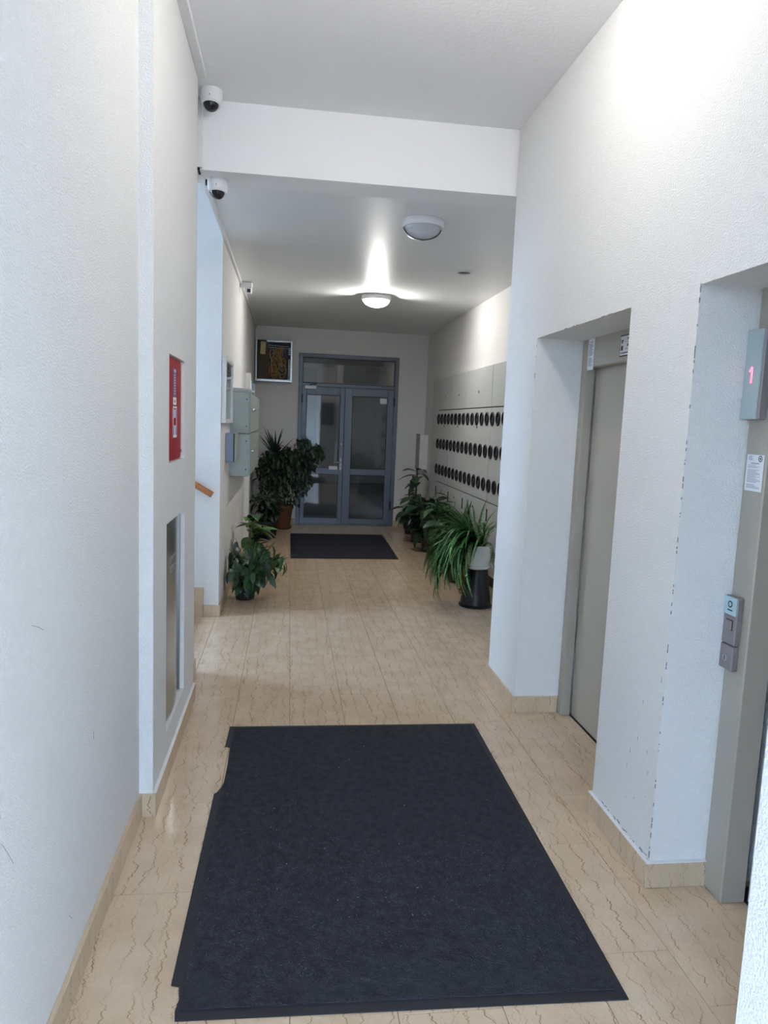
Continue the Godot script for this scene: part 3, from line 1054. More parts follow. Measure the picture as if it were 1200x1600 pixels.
	# dark framed notice on the projecting wall face, seen only mirrored in the end door
	var nb := thing("framed_notice", "dark blue framed notice on the projecting wall, mirrored in the end door", "notice", Vector3(1.03, 1.7, -1.1))
	st = mb()
	box(st, Vector3(-0.17, -0.3, -0.02), Vector3(0.17, 0.3, 0.0), 0.004)
	put("frame", st, M.alu_dark, nb)
	st = mb()
	box(st, Vector3(-0.155, -0.285, -0.023), Vector3(0.155, 0.285, -0.019))
	put("sheet", st, mat(rgb(70, 78, 104), 0.5), nb)

func build_meter_cabinet():
	var x := 1.915
	var m := thing("meter_cabinet", "long grey metal meter cabinet with three rows of round dark windows", "meter cabinet", Vector3.ZERO)
	var st := mb()
	box(st, Vector3(x + 0.012, 0.1, -9.68), Vector3(1.985, 2.105, -5.75), 0.002)
	put("body", st, M.cabinet, m)
	st = mb()
	box(st, Vector3(x, 0.1, -9.68), Vector3(x + 0.014, 2.105, -9.26), 0.002)
	put("end_stile", st, M.cabinet, m)
	st = mb()
	box(st, Vector3(x + 0.02, 0.0, -9.66), Vector3(1.96, 0.1, -5.77))
	put("plinth", st, M.dark_metal, m)
	var cols := [-9.255, -8.52, -7.79, -6.79, -5.755]
	var g := 0.006
	var doors := []
	for c in 4:
		for row in [[1.702, 2.102], [0.79, 1.692], [0.105, 0.78]]:
			st = mb()
			box(st, Vector3(x, row[0], cols[c] + g), Vector3(x + 0.014, row[1], cols[c + 1] - g), 0.002)
			doors.append(put("door", st, M.cabinet, m))
		for q in [1.86, 1.5, 0.68]:
			st = mb()
			var zc: float = (cols[c] + cols[c + 1]) / 2.0
			X = Transform3D(Basis(Vector3(0, 0, 1), PI / 2), Vector3(x, q, zc))
			lathe(st, [Vector2(0.013, 0), Vector2(0.013, 0.003), Vector2(0, 0.004)], 12)
			X = Transform3D.IDENTITY
			put("lock", st, M.dark_metal, doors[-1] if q < 1 else (doors[-3] if q > 1.7 else doors[-2]))
	st = mb()
	for b in [[1.692, 1.702], [0.78, 0.79]]: box(st, Vector3(x + 0.006, b[0], -9.25), Vector3(x + 0.013, b[1], -5.76))
	put("dark_joint", st, M.dark_metal, m)
	for c in range(1, 4):
		st = mb()
		box(st, Vector3(x + 0.006, 0.1, cols[c] - g), Vector3(x + 0.013, 2.1, cols[c] + g))
		put("dark_joint", st, M.dark_metal, m)
	# handles on the lower doors
	for c in 4:
		st = mb()
		box(st, Vector3(x - 0.008, 0.6, cols[c] + 0.05), Vector3(x, 0.72, cols[c] + 0.065), 0.003)
		put("handle", st, M.black, doors[c * 3 + 2])
	# round windows
	st = mb()
	lathe(st, [Vector2(0.054, 0.002), Vector2(0.054, 0.008), Vector2(0.058, 0.012), Vector2(0.063, 0.012), Vector2(0.067, 0.008), Vector2(0.067, 0.0)].duplicate(), 28)
	var rim_mesh := st.commit()
	st = mb()
	lathe(st, [Vector2(0.056, 0.003), Vector2(0.0, 0.003)], 28)
	var pane_mesh := st.commit()
	st = mb()
	box(st, Vector3(-0.028, 0.0028, -0.018), Vector3(0.022, 0.0042, 0.016), 0.002)
	var dial_mesh := st.commit()
	var dial_mat := mat(rgb(58, 62, 76), 0.3)
	var r := RandomNumberGenerator.new()
	r.seed = 8
	for row in [1.584, 1.27, 0.945]:
		for k in 18:
			var z := -9.222 + 0.1923 * k
			if absf(z - cols[1]) < 0.01 or absf(z - cols[2]) < 0.01: z += 0.004
			var c := 0
			while z > cols[c + 1]: c += 1
			var o := put("round_window", rim_mesh, M.black, doors[c * 3 + 1])
			o.transform = Transform3D(Basis(Vector3(0, 0, 1), PI / 2), Vector3(x + 0.001, row, z))
			put("pane", pane_mesh, M.pane_dark, m).transform = Transform3D(Basis(Vector3(0, 0, 1), PI / 2), Vector3(x + 0.001, row, z))
			if r.randf() < 0.8:
				put("dial", dial_mesh, dial_mat, m).transform = Transform3D(Basis(Vector3(0, 0, 1), PI / 2), Vector3(x + 0.001, row + r.randf_range(-0.012, 0.012), z + r.randf_range(-0.006, 0.008)))
	# white box in the far corner
	var b := thing("junction_box", "narrow pale grey box on the right wall in the far corner", "junction box", Vector3(1.96, 0, 0))
	st = mb()
	box(st, Vector3(-0.115, 0.86, -10.42), Vector3(0.0, 1.36, -10.12), 0.003)
	put("body", st, M.paint_white, b)
	st = mb()
	box(st, Vector3(-0.122, 0.865, -10.41), Vector3(-0.115, 1.372, -10.125), 0.002)
	put("lid", st, mat(rgb(176, 170, 170), 0.6), b)

func build_left_corridor_items():
	var c := thing("wall_cabinet", "pair of stacked pale green-grey metal cabinets on the left corridor wall", "wall cabinet", Vector3.ZERO)
	for k in 2:
		var y0: float = [1.0, 1.368][k]
		var y1: float = [1.364, 1.716][k]
		var st := mb()
		box(st, Vector3(-0.505, y0, -8.05), Vector3(-0.342, y1, -6.26), 0.002)
		var body := put("body", st, M.cabinet_left, c)
		for j in 2:
			st = mb()
			var a := -8.045 + j * 0.89
			box(st, Vector3(-0.342, y0 + 0.006, a), Vector3(-0.33, y1 - 0.006, a + 0.885), 0.002)
			put("door", st, M.cabinet_left, body)
		st = mb()
		box(st, Vector3(-0.33, y0 + 0.2, -7.1), Vector3(-0.312, y0 + 0.215, -6.6), 0.003)
		put("handle", st, M.steel, body)
		for y in [y0 + 0.06, y1 - 0.06]:
			st = mb()
			X = Transform3D(Basis(Vector3.RIGHT, PI / 2), Vector3(-0.362, y, -6.26))
			lathe(st, [Vector2(0.006, 0), Vector2(0.005, 0.002), Vector2(0, 0.003)], 10)
			X = Transform3D.IDENTITY
			put("screw", st, M.dark_metal, body)
	var st := mb()
	# small loose stack of paper on the cabinet, with sheets that overhang
	var ps := thing("paper_stack", "loose white papers lying on top of the left wall cabinet", "papers", Vector3(-0.41, 1.7165, -6.5), 0.0)
	var r := RandomNumberGenerator.new()
	r.seed = 2
	for k in 6:
		st = mb()
		X = Transform3D(Basis(Vector3.UP, r.randf_range(-0.12, 0.12)), Vector3(r.randf_range(-0.008, 0.008), 0.0005 + k * 0.006, r.randf_range(-0.03, 0.03)))
		box(st, Vector3(-0.08, 0, -0.15), Vector3(0.075, 0.0055, 0.15))
		X = Transform3D.IDENTITY
		put("sheet", st, M.paper, ps)
	st = mb()
	X = Transform3D(Basis(Vector3.BACK, 0.04), Vector3(-0.345, 1.7165, -6.62))
	box(st, Vector3(-0.004, 0, -0.09), Vector3(0.0, 0.115, 0.1), 0.001)
	X = Transform3D.IDENTITY
	tag(put("card", st, M.paper), "white card standing upright at the cabinet edge by the papers", "card")
	st = mb()
	box(st, Vector3(-0.37, 1.7165, -7.1), Vector3(-0.335, 1.82, -6.95), 0.003)
	tag(put("small_box", st, M.grey_box), "small grey box standing on the cabinet behind the white card", "box")
	# small grey box
	var g := thing("letter_box", "small blue-grey metal box on the wall in front of the cabinet pair", "letter box", Vector3(-0.5, 1.145, -5.85))
	st = mb()
	box(st, Vector3(0, 0, -0.3), Vector3(0.062, 0.23, 0.0), 0.003)
	put("body", st, M.grey_box, g)
	st = mb()
	box(st, Vector3(0.062, 0.004, -0.296), Vector3(0.07, 0.226, -0.012), 0.001)
	put("slot_gap", st, M.black, g)
	st = mb()
	box(st, Vector3(0.07, 0.0, -0.3), Vector3(0.08, 0.23, -0.012), 0.003)
	put("door", st, M.cabinet_left, g)
	# notice board with glass
	var b := thing("notice_board", "narrow white framed glass notice board at the start of the corridor wall", "notice board", Vector3(-0.5, 1.455, -6.12))
	st = mb()
	for q in [[0.0, 0.0, 0.03, 0.665], [0.455, 0.0, 0.485, 0.665]]: box(st, Vector3(0, q[0], q[1]), Vector3(0.035, q[2], q[3]), 0.003)
	for z in [0.0, 0.635]: box(st, Vector3(0, 0.03, z), Vector3(0.035, 0.455, z + 0.03), 0.003)
	put("frame", st, M.white_plastic, b)
	st = mb()
	box(st, Vector3(0.0, 0.03, 0.03), Vector3(0.006, 0.455, 0.635))
	put("backing", st, M.grey_box, b)
	for q in [[0.06, 0.05, 0.21, 0.3], [0.35, 0.06, 0.21, 0.29], [0.08, 0.28, 0.3, 0.42], [0.4, 0.29, 0.2, 0.42]]:
		st = mb()
		box(st, Vector3(0.006, q[1], q[0]), Vector3(0.0075, q[3] - 0.01, q[0] + q[2]))
		put("sheet", st, M.frosted, b)
	st = mb()
	box(st, Vector3(0.022, 0.03, 0.03), Vector3(0.026, 0.455, 0.635))
	put("pane", st, M.glass, b)
	# duct below the cabinets
	st = mb()
	box(st, Vector3(-0.5, 0.09, -8.42), Vector3(-0.44, 2.0, -8.3), 0.004)
	tag(put("cable_duct", st, M.paint_white), "upright white cable duct on the left wall behind the cabinets", "cable duct")

func build_telecom_box():
	var z := -10.43
	var o := thing("telecom_box", "open wall box full of tangled yellow cables above the left plant", "junction box", Vector3(-0.49, 2.016, z))
	var w := 0.51
	var h := 0.565
	var d := 0.13
	var st := mb()
	box(st, Vector3(0, 0, 0), Vector3(w, h, 0.006))
	box(st, Vector3(0, 0, 0.006), Vector3(0.006, h, d))
	box(st, Vector3(w - 0.006, 0, 0.006), Vector3(w, h, d))
	box(st, Vector3(0.006, 0, 0.006), Vector3(w - 0.006, 0.006, d))
	box(st, Vector3(0.006, h - 0.006, 0.006), Vector3(w - 0.006, h, d))
	put("case", st, M.alu_dark, o)
	st = mb()
	for b in [[0, 0, 0.024, h], [w - 0.028, 0, w, h], [0.024, 0, w - 0.028, 0.032], [0.15, h - 0.026, w - 0.028, h]]:
		box(st, Vector3(b[0], b[1], d), Vector3(b[2], b[3], d + 0.008), 0.002)
	put("front_frame", st, M.steel, o)
	st = mb()
	box(st, Vector3(0.03, 0.03, 0.05), Vector3(0.19, h - 0.02, 0.056))
	put("brown_panel", st, M.brown_board, o)
	st = mb()
	X = Transform3D(Basis(Vector3.BACK, -0.05), Vector3(0.1, 0.37, d + 0.01))
	box(st, Vector3(-0.035, 0, 0), Vector3(0.035, 0.17, 0.001))
	X = Transform3D.IDENTITY
	put("paper_label", st, M.paper_old, o)
	st = mb()
	for y in [0.50, 0.472]: tube(st, [Vector3(0.17, y, 0.09), Vector3(0.46, y - 0.012, 0.09)], 0.004, 8)
	put("cable_rail", st, M.steel, o)
	st = mb()
	box(st, Vector3(0.445, 0.03, 0.03), Vector3(0.47, 0.5, 0.06))
	put("terminal_block", st, M.black, o)
	for k in 17:
		st = mb()
		var y := 0.04 + 0.026 * k
		if k in [11, 12]: continue
		box(st, Vector3(0.452, y, 0.06), Vector3(0.478, y + 0.018, 0.085), 0.002)
		put("terminal", st, M.white_plastic, o)
	var r := RandomNumberGenerator.new()
	r.seed = 44
	for k in 26:
		st = mb()
		var c := Vector3(r.randf_range(0.22, 0.4), r.randf_range(0.08, 0.4), r.randf_range(0.05, 0.11))
		var R := r.randf_range(0.025, 0.065)
		var pts := []
		var tall := r.randf_range(1.0, 2.0)
		var a0 := r.randf() * TAU
		var span := r.randf_range(3.5, TAU)
		for j in 19:
			var a := a0 + span * j / 18.0
			var p := c + Vector3(cos(a) * R, sin(a) * R * tall, 0.012 * sin(a * 2.0 + k))
			p.x = clampf(p.x, 0.19, 0.435)
			p.y = clampf(p.y, 0.035, 0.47)
			pts.append(p)
		tube(st, pts, 0.0045, 6)
		put("cable_loop", st, M.yellow_cable, o)
	for k in 9:
		st = mb()
		var x := r.randf_range(0.2, 0.42)
		var pts := []
		for j in 8: pts.append(Vector3(x + 0.015 * sin(j * 0.9 + k), 0.475 - j * r.randf_range(0.03, 0.05), 0.1 + 0.012 * cos(j + k)))
		tube(st, pts, 0.004, 6)
		put("hanging_cable", st, M.yellow_cable if k % 3 else M.steel, o)

func build_mats():
	var m := thing("door_mat", "large charcoal mat with torn rubber border on the near floor", "mat", Vector3.ZERO, 0.0, "dark floor mats")
	var st := mb()
	slab(st, [Vector2(-0.253, -3.42), Vector2(0.969, -3.412), Vector2(0.934, -1.642), Vector2(-0.248, -1.672), Vector2(-0.252, -1.70), Vector2(-0.247, -1.74), Vector2(-0.254, -1.783), Vector2(-0.275, -1.79), Vector2(-0.268, -2.4), Vector2(-0.264, -2.778), Vector2(-0.254, -2.79), Vector2(-0.24, -2.83), Vector2(-0.233, -2.87), Vector2(-0.231, -3.03), Vector2(-0.235, -3.196), Vector2(-0.257, -3.204)], 0.0004, 0.004)
	put("rubber_border", st, M.rubber, m)
	st = mb()
	slab(st, [Vector2(-0.228, -3.395), Vector2(0.945, -3.388), Vector2(0.911, -1.675), Vector2(-0.237, -1.702), Vector2(-0.24, -2.4), Vector2(-0.236, -2.8), Vector2(-0.229, -2.9)], 0.003, 0.0078)
	put("pile", st, M.pile, m)
	st = mb()
	var r := RandomNumberGenerator.new()
	r.seed = 5
	for k in 12:
		var p := Vector3(r.randf_range(-0.15, 0.85), 0.0079, r.randf_range(-3.3, -1.75))
		X = Transform3D(Basis(Vector3.UP, r.randf() * TAU), p)
		box(st, Vector3(-0.002, 0, -0.0008), Vector3(r.randf_range(0.001, 0.005), 0.0012, 0.0008))
	X = Transform3D.IDENTITY
	var lint := put("lint", st, M.lint, m)
	lint.set_meta("kind", "stuff")
	m = thing("door_mat", "smaller-looking charcoal mat lying before the glazed end door", "mat", Vector3.ZERO, 0.0, "dark floor mats")
	st = mb()
	slab(st, [Vector2(0.048, -9.54), Vector2(1.285, -9.56), Vector2(1.245, -7.83), Vector2(0.047, -7.79)], 0.0004, 0.004)
	put("rubber_border", st, M.rubber, m)
	st = mb()
	slab(st, [Vector2(0.072, -9.515), Vector2(1.255, -9.53), Vector2(1.218, -7.855), Vector2(0.072, -7.815)], 0.003, 0.0078)
	put("pile", st, M.pile, m)

# ---------------------------------------------------------------- plants
# blade along +z, arching down by droop radians, folded along its midrib
func leaf_mesh(L: float, W: float, droop: float, fold: float, tip := 0.75, wave := 0.0) -> ArrayMesh:
	var st := SurfaceTool.new()
	st.begin(Mesh.PRIMITIVE_TRIANGLES)
	st.set_smooth_group(0)
	var n := 8
	var rows := []
	var p := Vector3.ZERO
	for i in n + 1:
		var t := float(i) / n
		var a := droop * t
		if i > 0: p += Vector3(0, -sin(droop * (t - 0.5 / n)), cos(droop * (t - 0.5 / n))) * L / n
		var w := W * 0.5 * pow(sin(PI * pow(clampf(t, 0.0, 1.0), tip)), 0.85) if i > 0 and i < n else 0.0
		if i == 0: w = W * 0.06
		var up := Vector3(0, cos(a), sin(a))
		var lift := up * (w * fold + wave * W * sin(t * 9.0))
		rows.append([p + Vector3(-w, 0, 0) + lift, p, p + Vector3(w, 0, 0) + up * (w * fold - wave * W * sin(t * 9.0 + 1.0))])
	for i in n:
		for k in 2:
			var a: Vector3 = rows[i][k]
			var b: Vector3 = rows[i][k + 1]
			var c: Vector3 = rows[i + 1][k + 1]
			var d: Vector3 = rows[i + 1][k]
			for v in [a, b, c, a, c, d]: st.add_vertex(v)
	st.index()
	st.generate_normals()
	return st.commit()

# fern frond along +z: a midrib that arches over and rows of small leaflets
func frond_mesh(L: float, W: float, droop: float, seed_: int) -> ArrayMesh:
	var r := RandomNumberGenerator.new()
	r.seed = seed_
	var st := SurfaceTool.new()
	st.begin(Mesh.PRIMITIVE_TRIANGLES)
	var n := 44
	var p := Vector3.ZERO
	var pts := [p]
	for i in n:
		var t := (i + 0.5) / n
		var a := droop * pow(t, 0.9)
		p += Vector3(0, -sin(a), cos(a)) * L / n
		pts.append(p)
	for i in range(2, n):
		var t := float(i) / n
		var d: Vector3 = (pts[i + 1] - pts[i - 1]).normalized()
		var up := Vector3(1, 0, 0).cross(d) * -1.0
		var w := W * 0.5 * (0.35 + 0.65 * sin(PI * pow(t, 0.6))) * (1.0 if t < 0.8 else (1.0 - t) / 0.2 * 0.8 + 0.2)
		for s in [-1.0, 1.0]:
			var out := (Vector3(s, 0, 0) + d * r.randf_range(0.15, 0.45) - up * r.randf_range(-0.1, 0.35)).normalized()
			var half: Vector3 = d * L / n * 0.34
			var q: Vector3 = pts[i]
			var nn: Vector3 = half.cross(out).normalized() * -s
			var tipp: Vector3 = q + out * w
			var mid: Vector3 = q + out * w * 0.55
			var vs := [q - half * 0.7, mid - half, mid + half, q - half * 0.7, mid + half, q + half * 0.7, mid - half, tipp, mid + half]
			for v in vs:
				st.set_normal(nn)
				st.add_vertex(v)
	for i in n:
		var a: Vector3 = pts[i]
		var b: Vector3 = pts[i + 1]
		var e := Vector3(0.0014, 0, 0)
		for v in [a - e, b - e, b + e, a - e, b + e, a + e]:
			st.set_normal(Vector3.UP)
			st.add_vertex(v)
	return st.commit()

func aim(at: Vector3, az: float, elev: float, roll := 0.0, s := 1.0) -> Transform3D:
	var d := Vector3(cos(elev) * sin(az), sin(elev), cos(elev) * cos(az))
	var x := Vector3.UP.cross(d)
	x = Vector3.RIGHT if x.length() < 0.01 else x.normalized()
	var y := d.cross(x).normalized()
	return Transform3D(Basis(x, y, d).rotated(d, roll).scaled_local(Vector3(s, s, s)), at)

func pot(o: Node3D, m: Material, r0: float, r1: float, h: float, y := 0.0, saucer := false, part := "pot"):
	var st := mb()
	var t := 0.006
	lathe(st, [Vector2(0, y + 0.002), Vector2(r0, y + 0.002), Vector2(lerp(r0, r1, 0.82), y + h * 0.82), Vector2(r1 * 1.0, y + h * 0.84), Vector2(r1 * 1.05, y + h * 0.86), Vector2(r1 * 1.05, y + h - 0.004), Vector2(r1 * 1.02, y + h), Vector2(r1 - t, y + h), Vector2(r1 - t * 1.5, y + h * 0.8)], 36)
	put(part, st, m, o)
	st = mb()
	lathe(st, [Vector2(r1 * 0.95, y + h * 0.86), Vector2(r1 * 0.6, y + h * 0.89), Vector2(0, y + h * 0.9)], 24)
	put("soil", st, M.soil, o)
	if saucer:
		st = mb()
		lathe(st, [Vector2(0, y), Vector2(r0 * 1.15, y), Vector2(r0 * 1.35, y + 0.022), Vector2(r0 * 1.28, y + 0.022), Vector2(r0 * 1.1, y + 0.008)], 32)
		put("saucer", st, m, o)

var points := {}
func fits(me: ArrayMesh, tr: Transform3D, at: Vector3, lo: Vector3, hi: Vector3) -> bool:
	if not points.has(me): points[me] = me.surface_get_arrays(0)[Mesh.ARRAY_VERTEX]
	var pts: PackedVector3Array = points[me]
	for k in pts.size():
		if not in_room(at + tr * pts[k], lo, hi): return false
	return true

func in_room(p: Vector3, lo: Vector3, hi: Vector3) -> bool:
	return p.x > lo.x and p.x < hi.x and p.y > lo.y and p.y < hi.y and p.z > lo.z and p.z < hi.z

# leafy plant: many stems from the pot, leaves along each stem; leaves that would pass through a wall are left out
func bush(o: Node3D, base_y: float, height: float, spread: float, stems: int, per: int, meshes: Array, mats: Array, seed_: int, lo: Vector3, hi: Vector3, elev_lo := -0.7, elev_hi := 0.5, lean := Vector3.ZERO, joined := false, from := 0.25):
	var r := RandomNumberGenerator.new()
	r.seed = seed_
	var stem_st := mb()
	var joined_st := {}
	for s in stems:
		var az := TAU * s / stems + r.randf_range(-0.4, 0.4)
		var reach := spread * sqrt(r.randf_range(0.05, 1.0))
		var top := height * r.randf_range(0.6, 1.0) * (1.0 - 0.35 * pow(reach / max(spread, 0.001), 2.0))
		var pts := []
		for j in 7:
			var t := j / 6.0
			pts.append(Vector3(sin(az) * (0.02 + reach * t * t), base_y + top * t, cos(az) * (0.02 + reach * t * t)) + lean * t)
		for j in 7:
			var gp: Vector3 = o.position + pts[j]
			gp = gp.clamp(lo + Vector3.ONE * 0.012, hi - Vector3.ONE * 0.012)
			pts[j] = gp - o.position
		tube(stem_st, pts, 0.006, 6, 0.002)
		for k in per:
			var t := lerpf(from, 1.0, (k + r.randf() * 0.8) / per)
			var f := t * 6.0
			var i: int = min(int(f), 5)
			var p: Vector3 = pts[i].lerp(pts[i + 1], f - i)
			for tries in 6:
				var tr := aim(p, r.randf() * TAU, lerpf(elev_lo, elev_hi, r.randf()), r.randf_range(-0.5, 0.5), r.randf_range(0.7, 1.1))
				var mi: int = r.randi() % meshes.size()
				if not fits(meshes[mi], tr, o.position, lo, hi): continue
				var mm: int = r.randi() % mats.size()
				if joined:
					if not joined_st.has(mm): joined_st[mm] = mb()
					joined_st[mm].append_from(meshes[mi], 0, tr)
				else:
					put("leaf", meshes[mi], mats[mm], o).transform = tr
				break
	put("stems", stem_st, M.stem if not joined else M.bark, o)
	for mm in joined_st:
		put("foliage", joined_st[mm], mats[mm], o).set_meta("kind", "stuff")

func build_plants():
	var LO := Vector3(-0.486, 0.004, -10.41)
	var HI := Vector3(1.905, 2.7, -4.1)
	# ---- right row, from the nearest
	var b := thing("black_bucket", "upturned black bucket standing on the floor under the white fern pot", "bucket", Vector3(1.6, 0, -5.82))
	var st := mb()
	lathe(st, [Vector2(0.128, 0.012), Vector2(0.14, 0.0), Vector2(0.143, 0.012), Vector2(0.13, 0.022), Vector2(0.087, 0.315), Vector2(0.082, 0.32), Vector2(0, 0.32)], 40)
	put("body", st, M.pot_black, b)
	var f := thing("fern", "large arching green fern in a white pot on a black bucket", "fern", Vector3(1.6, 0.3205, -5.82))
	st = mb()
	lathe(st, [Vector2(0, 0.001), Vector2(0.09, 0.001), Vector2(0.104, 0.012), Vector2(0.106, 0.03), Vector2(0.098, 0.034), Vector2(0.122, 0.2), Vector2(0.124, 0.205), Vector2(0.117, 0.205), Vector2(0.11, 0.16)], 40)
	put("pot", st, M.pot_white, f)
	st = mb()
	lathe(st, [Vector2(0.113, 0.17), Vector2(0.0, 0.178)], 24)
	put("soil", st, M.soil, f)
	var fr := []
	for k in 5: fr.append(frond_mesh([0.62, 0.54, 0.72, 0.52, 0.60][k], [0.07, 0.066, 0.066, 0.06, 0.072][k], [2.3, 1.8, 2.6, 0.9, 2.1][k], 100 + k))
	var r := RandomNumberGenerator.new()
	r.seed = 63
	var fm := [M.fern, M.fern_light, M.fern_dark, M.fern]
	var count := 0
	for k in 2400:
		if count >= 280: break
		var az := r.randf() * TAU
		var el := r.randf_range(0.3, 1.45)
		var toward := wrapf(az - 0.35, -PI, PI)
		if absf(toward) < 0.75 and el < 1.2 and r.randf() < 0.9: continue
		if absf(wrapf(az - 1.5, -PI, PI)) < 0.9 and r.randf() < 0.5: continue
		var tr := aim(Vector3(sin(az) * 0.05, 0.18, cos(az) * 0.05), az, el, r.randf_range(-0.5, 0.5), r.randf_range(0.75, 1.05))
		var me: ArrayMesh = fr[r.randi() % 5]
		var covers := false
		for v in me.surface_get_arrays(0)[Mesh.ARRAY_VERTEX]:
			var g: Vector3 = f.position + tr * v
			if g.y < 0.54 and g.z > -5.86 and g.x + (g.z + 5.82) * 0.275 > 1.59: covers = true
		if covers and r.randf() < 0.88: continue
		if not fits(me, tr, f.position, Vector3(1.16, 0.02, -6.13), Vector3(1.9, 1.3, -5.22)): continue
		count += 1
		put("frond", me, fm[r.randi() % 4], f).transform = tr
	# second plant: terracotta pot with a saucer, leafy
	var leaf_a := [leaf_mesh(0.12, 0.05, 0.9, 0.25), leaf_mesh(0.15, 0.055, 1.2, 0.2), leaf_mesh(0.1, 0.042, 0.5, 0.3)]
	var big := [leaf_mesh(0.26, 0.11, 1.0, 0.22), leaf_mesh(0.3, 0.12, 1.3, 0.18), leaf_mesh(0.22, 0.1, 0.6, 0.25)]
	var huge_leaf := [leaf_mesh(0.34, 0.19, 0.9, 0.2, 0.62), leaf_mesh(0.3, 0.17, 1.2, 0.16, 0.62)]
	var strap := [leaf_mesh(0.5, 0.05, 0.35, 0.3, 0.6), leaf_mesh(0.42, 0.045, 0.8, 0.3, 0.6), leaf_mesh(0.58, 0.05, 0.2, 0.3, 0.6)]
	var p := thing("potted_plant", "leafy plant in a terracotta pot with saucer just behind the fern", "potted plant", Vector3(1.66, 0, -6.27))
	pot(p, M.terracotta, 0.075, 0.1, 0.19, 0.006, true)
	bush(p, 0.17, 0.34, 0.05, 10, 8, leaf_a, [M.leaf_mid, M.leaf_deep, M.leaf_light], 201, Vector3(1.52, 0.004, -6.42), Vector3(1.9, 1.0, -6.135))
	p = thing("potted_plant", "spiky dark plant in a black pot rising behind the fern", "potted plant", Vector3(1.64, 0, -6.72))
	pot(p, M.pot_black, 0.075, 0.095, 0.2, 0.0)
	r.seed = 71
	for k in 16:
		var az := TAU * k / 16.0 + r.randf_range(-0.2, 0.2)
		var el := r.randf_range(0.75, 1.5)
		var tr := aim(Vector3(sin(az) * 0.02, 0.18, cos(az) * 0.02), az, el, 0.0, r.randf_range(0.8, 1.25))
		var me: ArrayMesh = strap[r.randi() % 3]
		var ok := true
		if not fits(me, tr, p.position, LO, HI): ok = false
		if ok: put("leaf", me, [M.leaf_dark, M.leaf_deep, M.leaf_mid][k % 3], p).transform = tr
	bush(p, 0.18, 0.45, 0.18, 12, 8, leaf_a, [M.leaf_mid, M.leaf_deep], 202, LO, HI)
	p = thing("potted_plant", "bushy green plant third behind the fern by the meter cabinet", "potted plant", Vector3(1.67, 0, -7.33))
	pot(p, M.pot_dark, 0.08, 0.1, 0.2)
	bush(p, 0.18, 0.66, 0.14, 18, 9, big, [M.leaf_mid, M.leaf_deep, M.leaf_mid], 203, LO, HI, -0.6, 1.0)
	p = thing("potted_plant", "dark small-leaved plant in a low black pot at the middle of the row", "potted plant", Vector3(1.66, 0, -7.86))
	pot(p, M.pot_black, 0.085, 0.1, 0.16)
	bush(p, 0.15, 0.6, 0.15, 22, 12, leaf_a, [M.leaf_dark, M.leaf_deep], 204, LO, HI)
	p = thing("potted_plant", "dark green plant in a ribbed black pot beside the far mat", "potted plant", Vector3(1.68, 0, -8.36))
	pot(p, M.pot_black, 0.08, 0.1, 0.2)
	bush(p, 0.18, 0.62, 0.18, 16, 10, big, [M.leaf_dark, M.leaf_deep, M.leaf_dark], 205, LO, HI)
	p = thing("potted_plant", "plant with long pointed drooping leaves near the end door", "potted plant", Vector3(1.68, 0, -9.05))
	pot(p, M.pot_dark, 0.085, 0.11, 0.2)
	bush(p, 0.18, 0.46, 0.16, 13, 8, big, [M.leaf_dark, M.leaf_deep], 206, LO, HI, -0.3, 0.4)
	p = thing("potted_plant", "tall broad-leaved climber at the far end of the right row", "potted plant", Vector3(1.7, 0, -9.72))
	pot(p, M.pot_dark, 0.085, 0.11, 0.2)
	st = mb()
	tube(st, [Vector3(0.04, 0.17, 0), Vector3(0.045, 0.6, 0.01), Vector3(0.05, 0.9, 0.0)], 0.013, 10)
	put("support_pole", st, M.bark, p)
	bush(p, 0.18, 0.3, 0.14, 6, 5, big, [M.leaf_dark, M.leaf_deep], 207, LO, HI, -0.3, 0.4)
	r.seed = 81
	for k in 22:
		var y := lerpf(0.35, 0.88, k / 21.0)
		for tries in 8:
			var tr := aim(Vector3(0.045, y, 0.0), r.randf() * TAU, r.randf_range(-0.4, 0.5), r.randf_range(-0.3, 0.3), r.randf_range(0.6, 0.85))
			var me: ArrayMesh = huge_leaf[k % 2]
			var ok := true
			if not fits(me, tr, p.position, LO, HI): ok = false
			if ok:
				put("leaf", me, [M.leaf_dark, M.leaf_deep, M.leaf_mid][k % 3], p).transform = tr
				break
	# ---- left row
	var leaf_l := [leaf_mesh(0.13, 0.05, 1.0, 0.25), leaf_mesh(0.16, 0.055, 1.3, 0.2), leaf_mesh(0.11, 0.045, 0.7, 0.3), leaf_mesh(0.15, 0.06, 0.8, 0.1)]
	p = thing("potted_plant", "bushy drooping-leaved plant at the stair corner, nearest on the left", "potted plant", Vector3(-0.34, 0, -5.98))
	pot(p, M.pot_dark, 0.07, 0.085, 0.12)
	bush(p, 0.09, 0.45, 0.33, 37, 8, leaf_l, [M.leaf_deep, M.leaf_mid, M.leaf_deep, M.leaf_dark], 301, LO, HI, -1.2, 0.25, Vector3(0.07, 0, 0), false, 0.12)
	p = thing("potted_plant", "plant with broad yellow-green leaves behind the nearest left plant", "potted plant", Vector3(-0.33, 0, -6.75))
	pot(p, M.terracotta, 0.085, 0.11, 0.2)
	r.seed = 91
	st = mb()
	tube(st, [Vector3(0, 0.15, 0), Vector3(0.01, 0.4, 0), Vector3(0.02, 0.55, 0.01)], 0.012, 8)
	put("stem", st, M.stem, p)
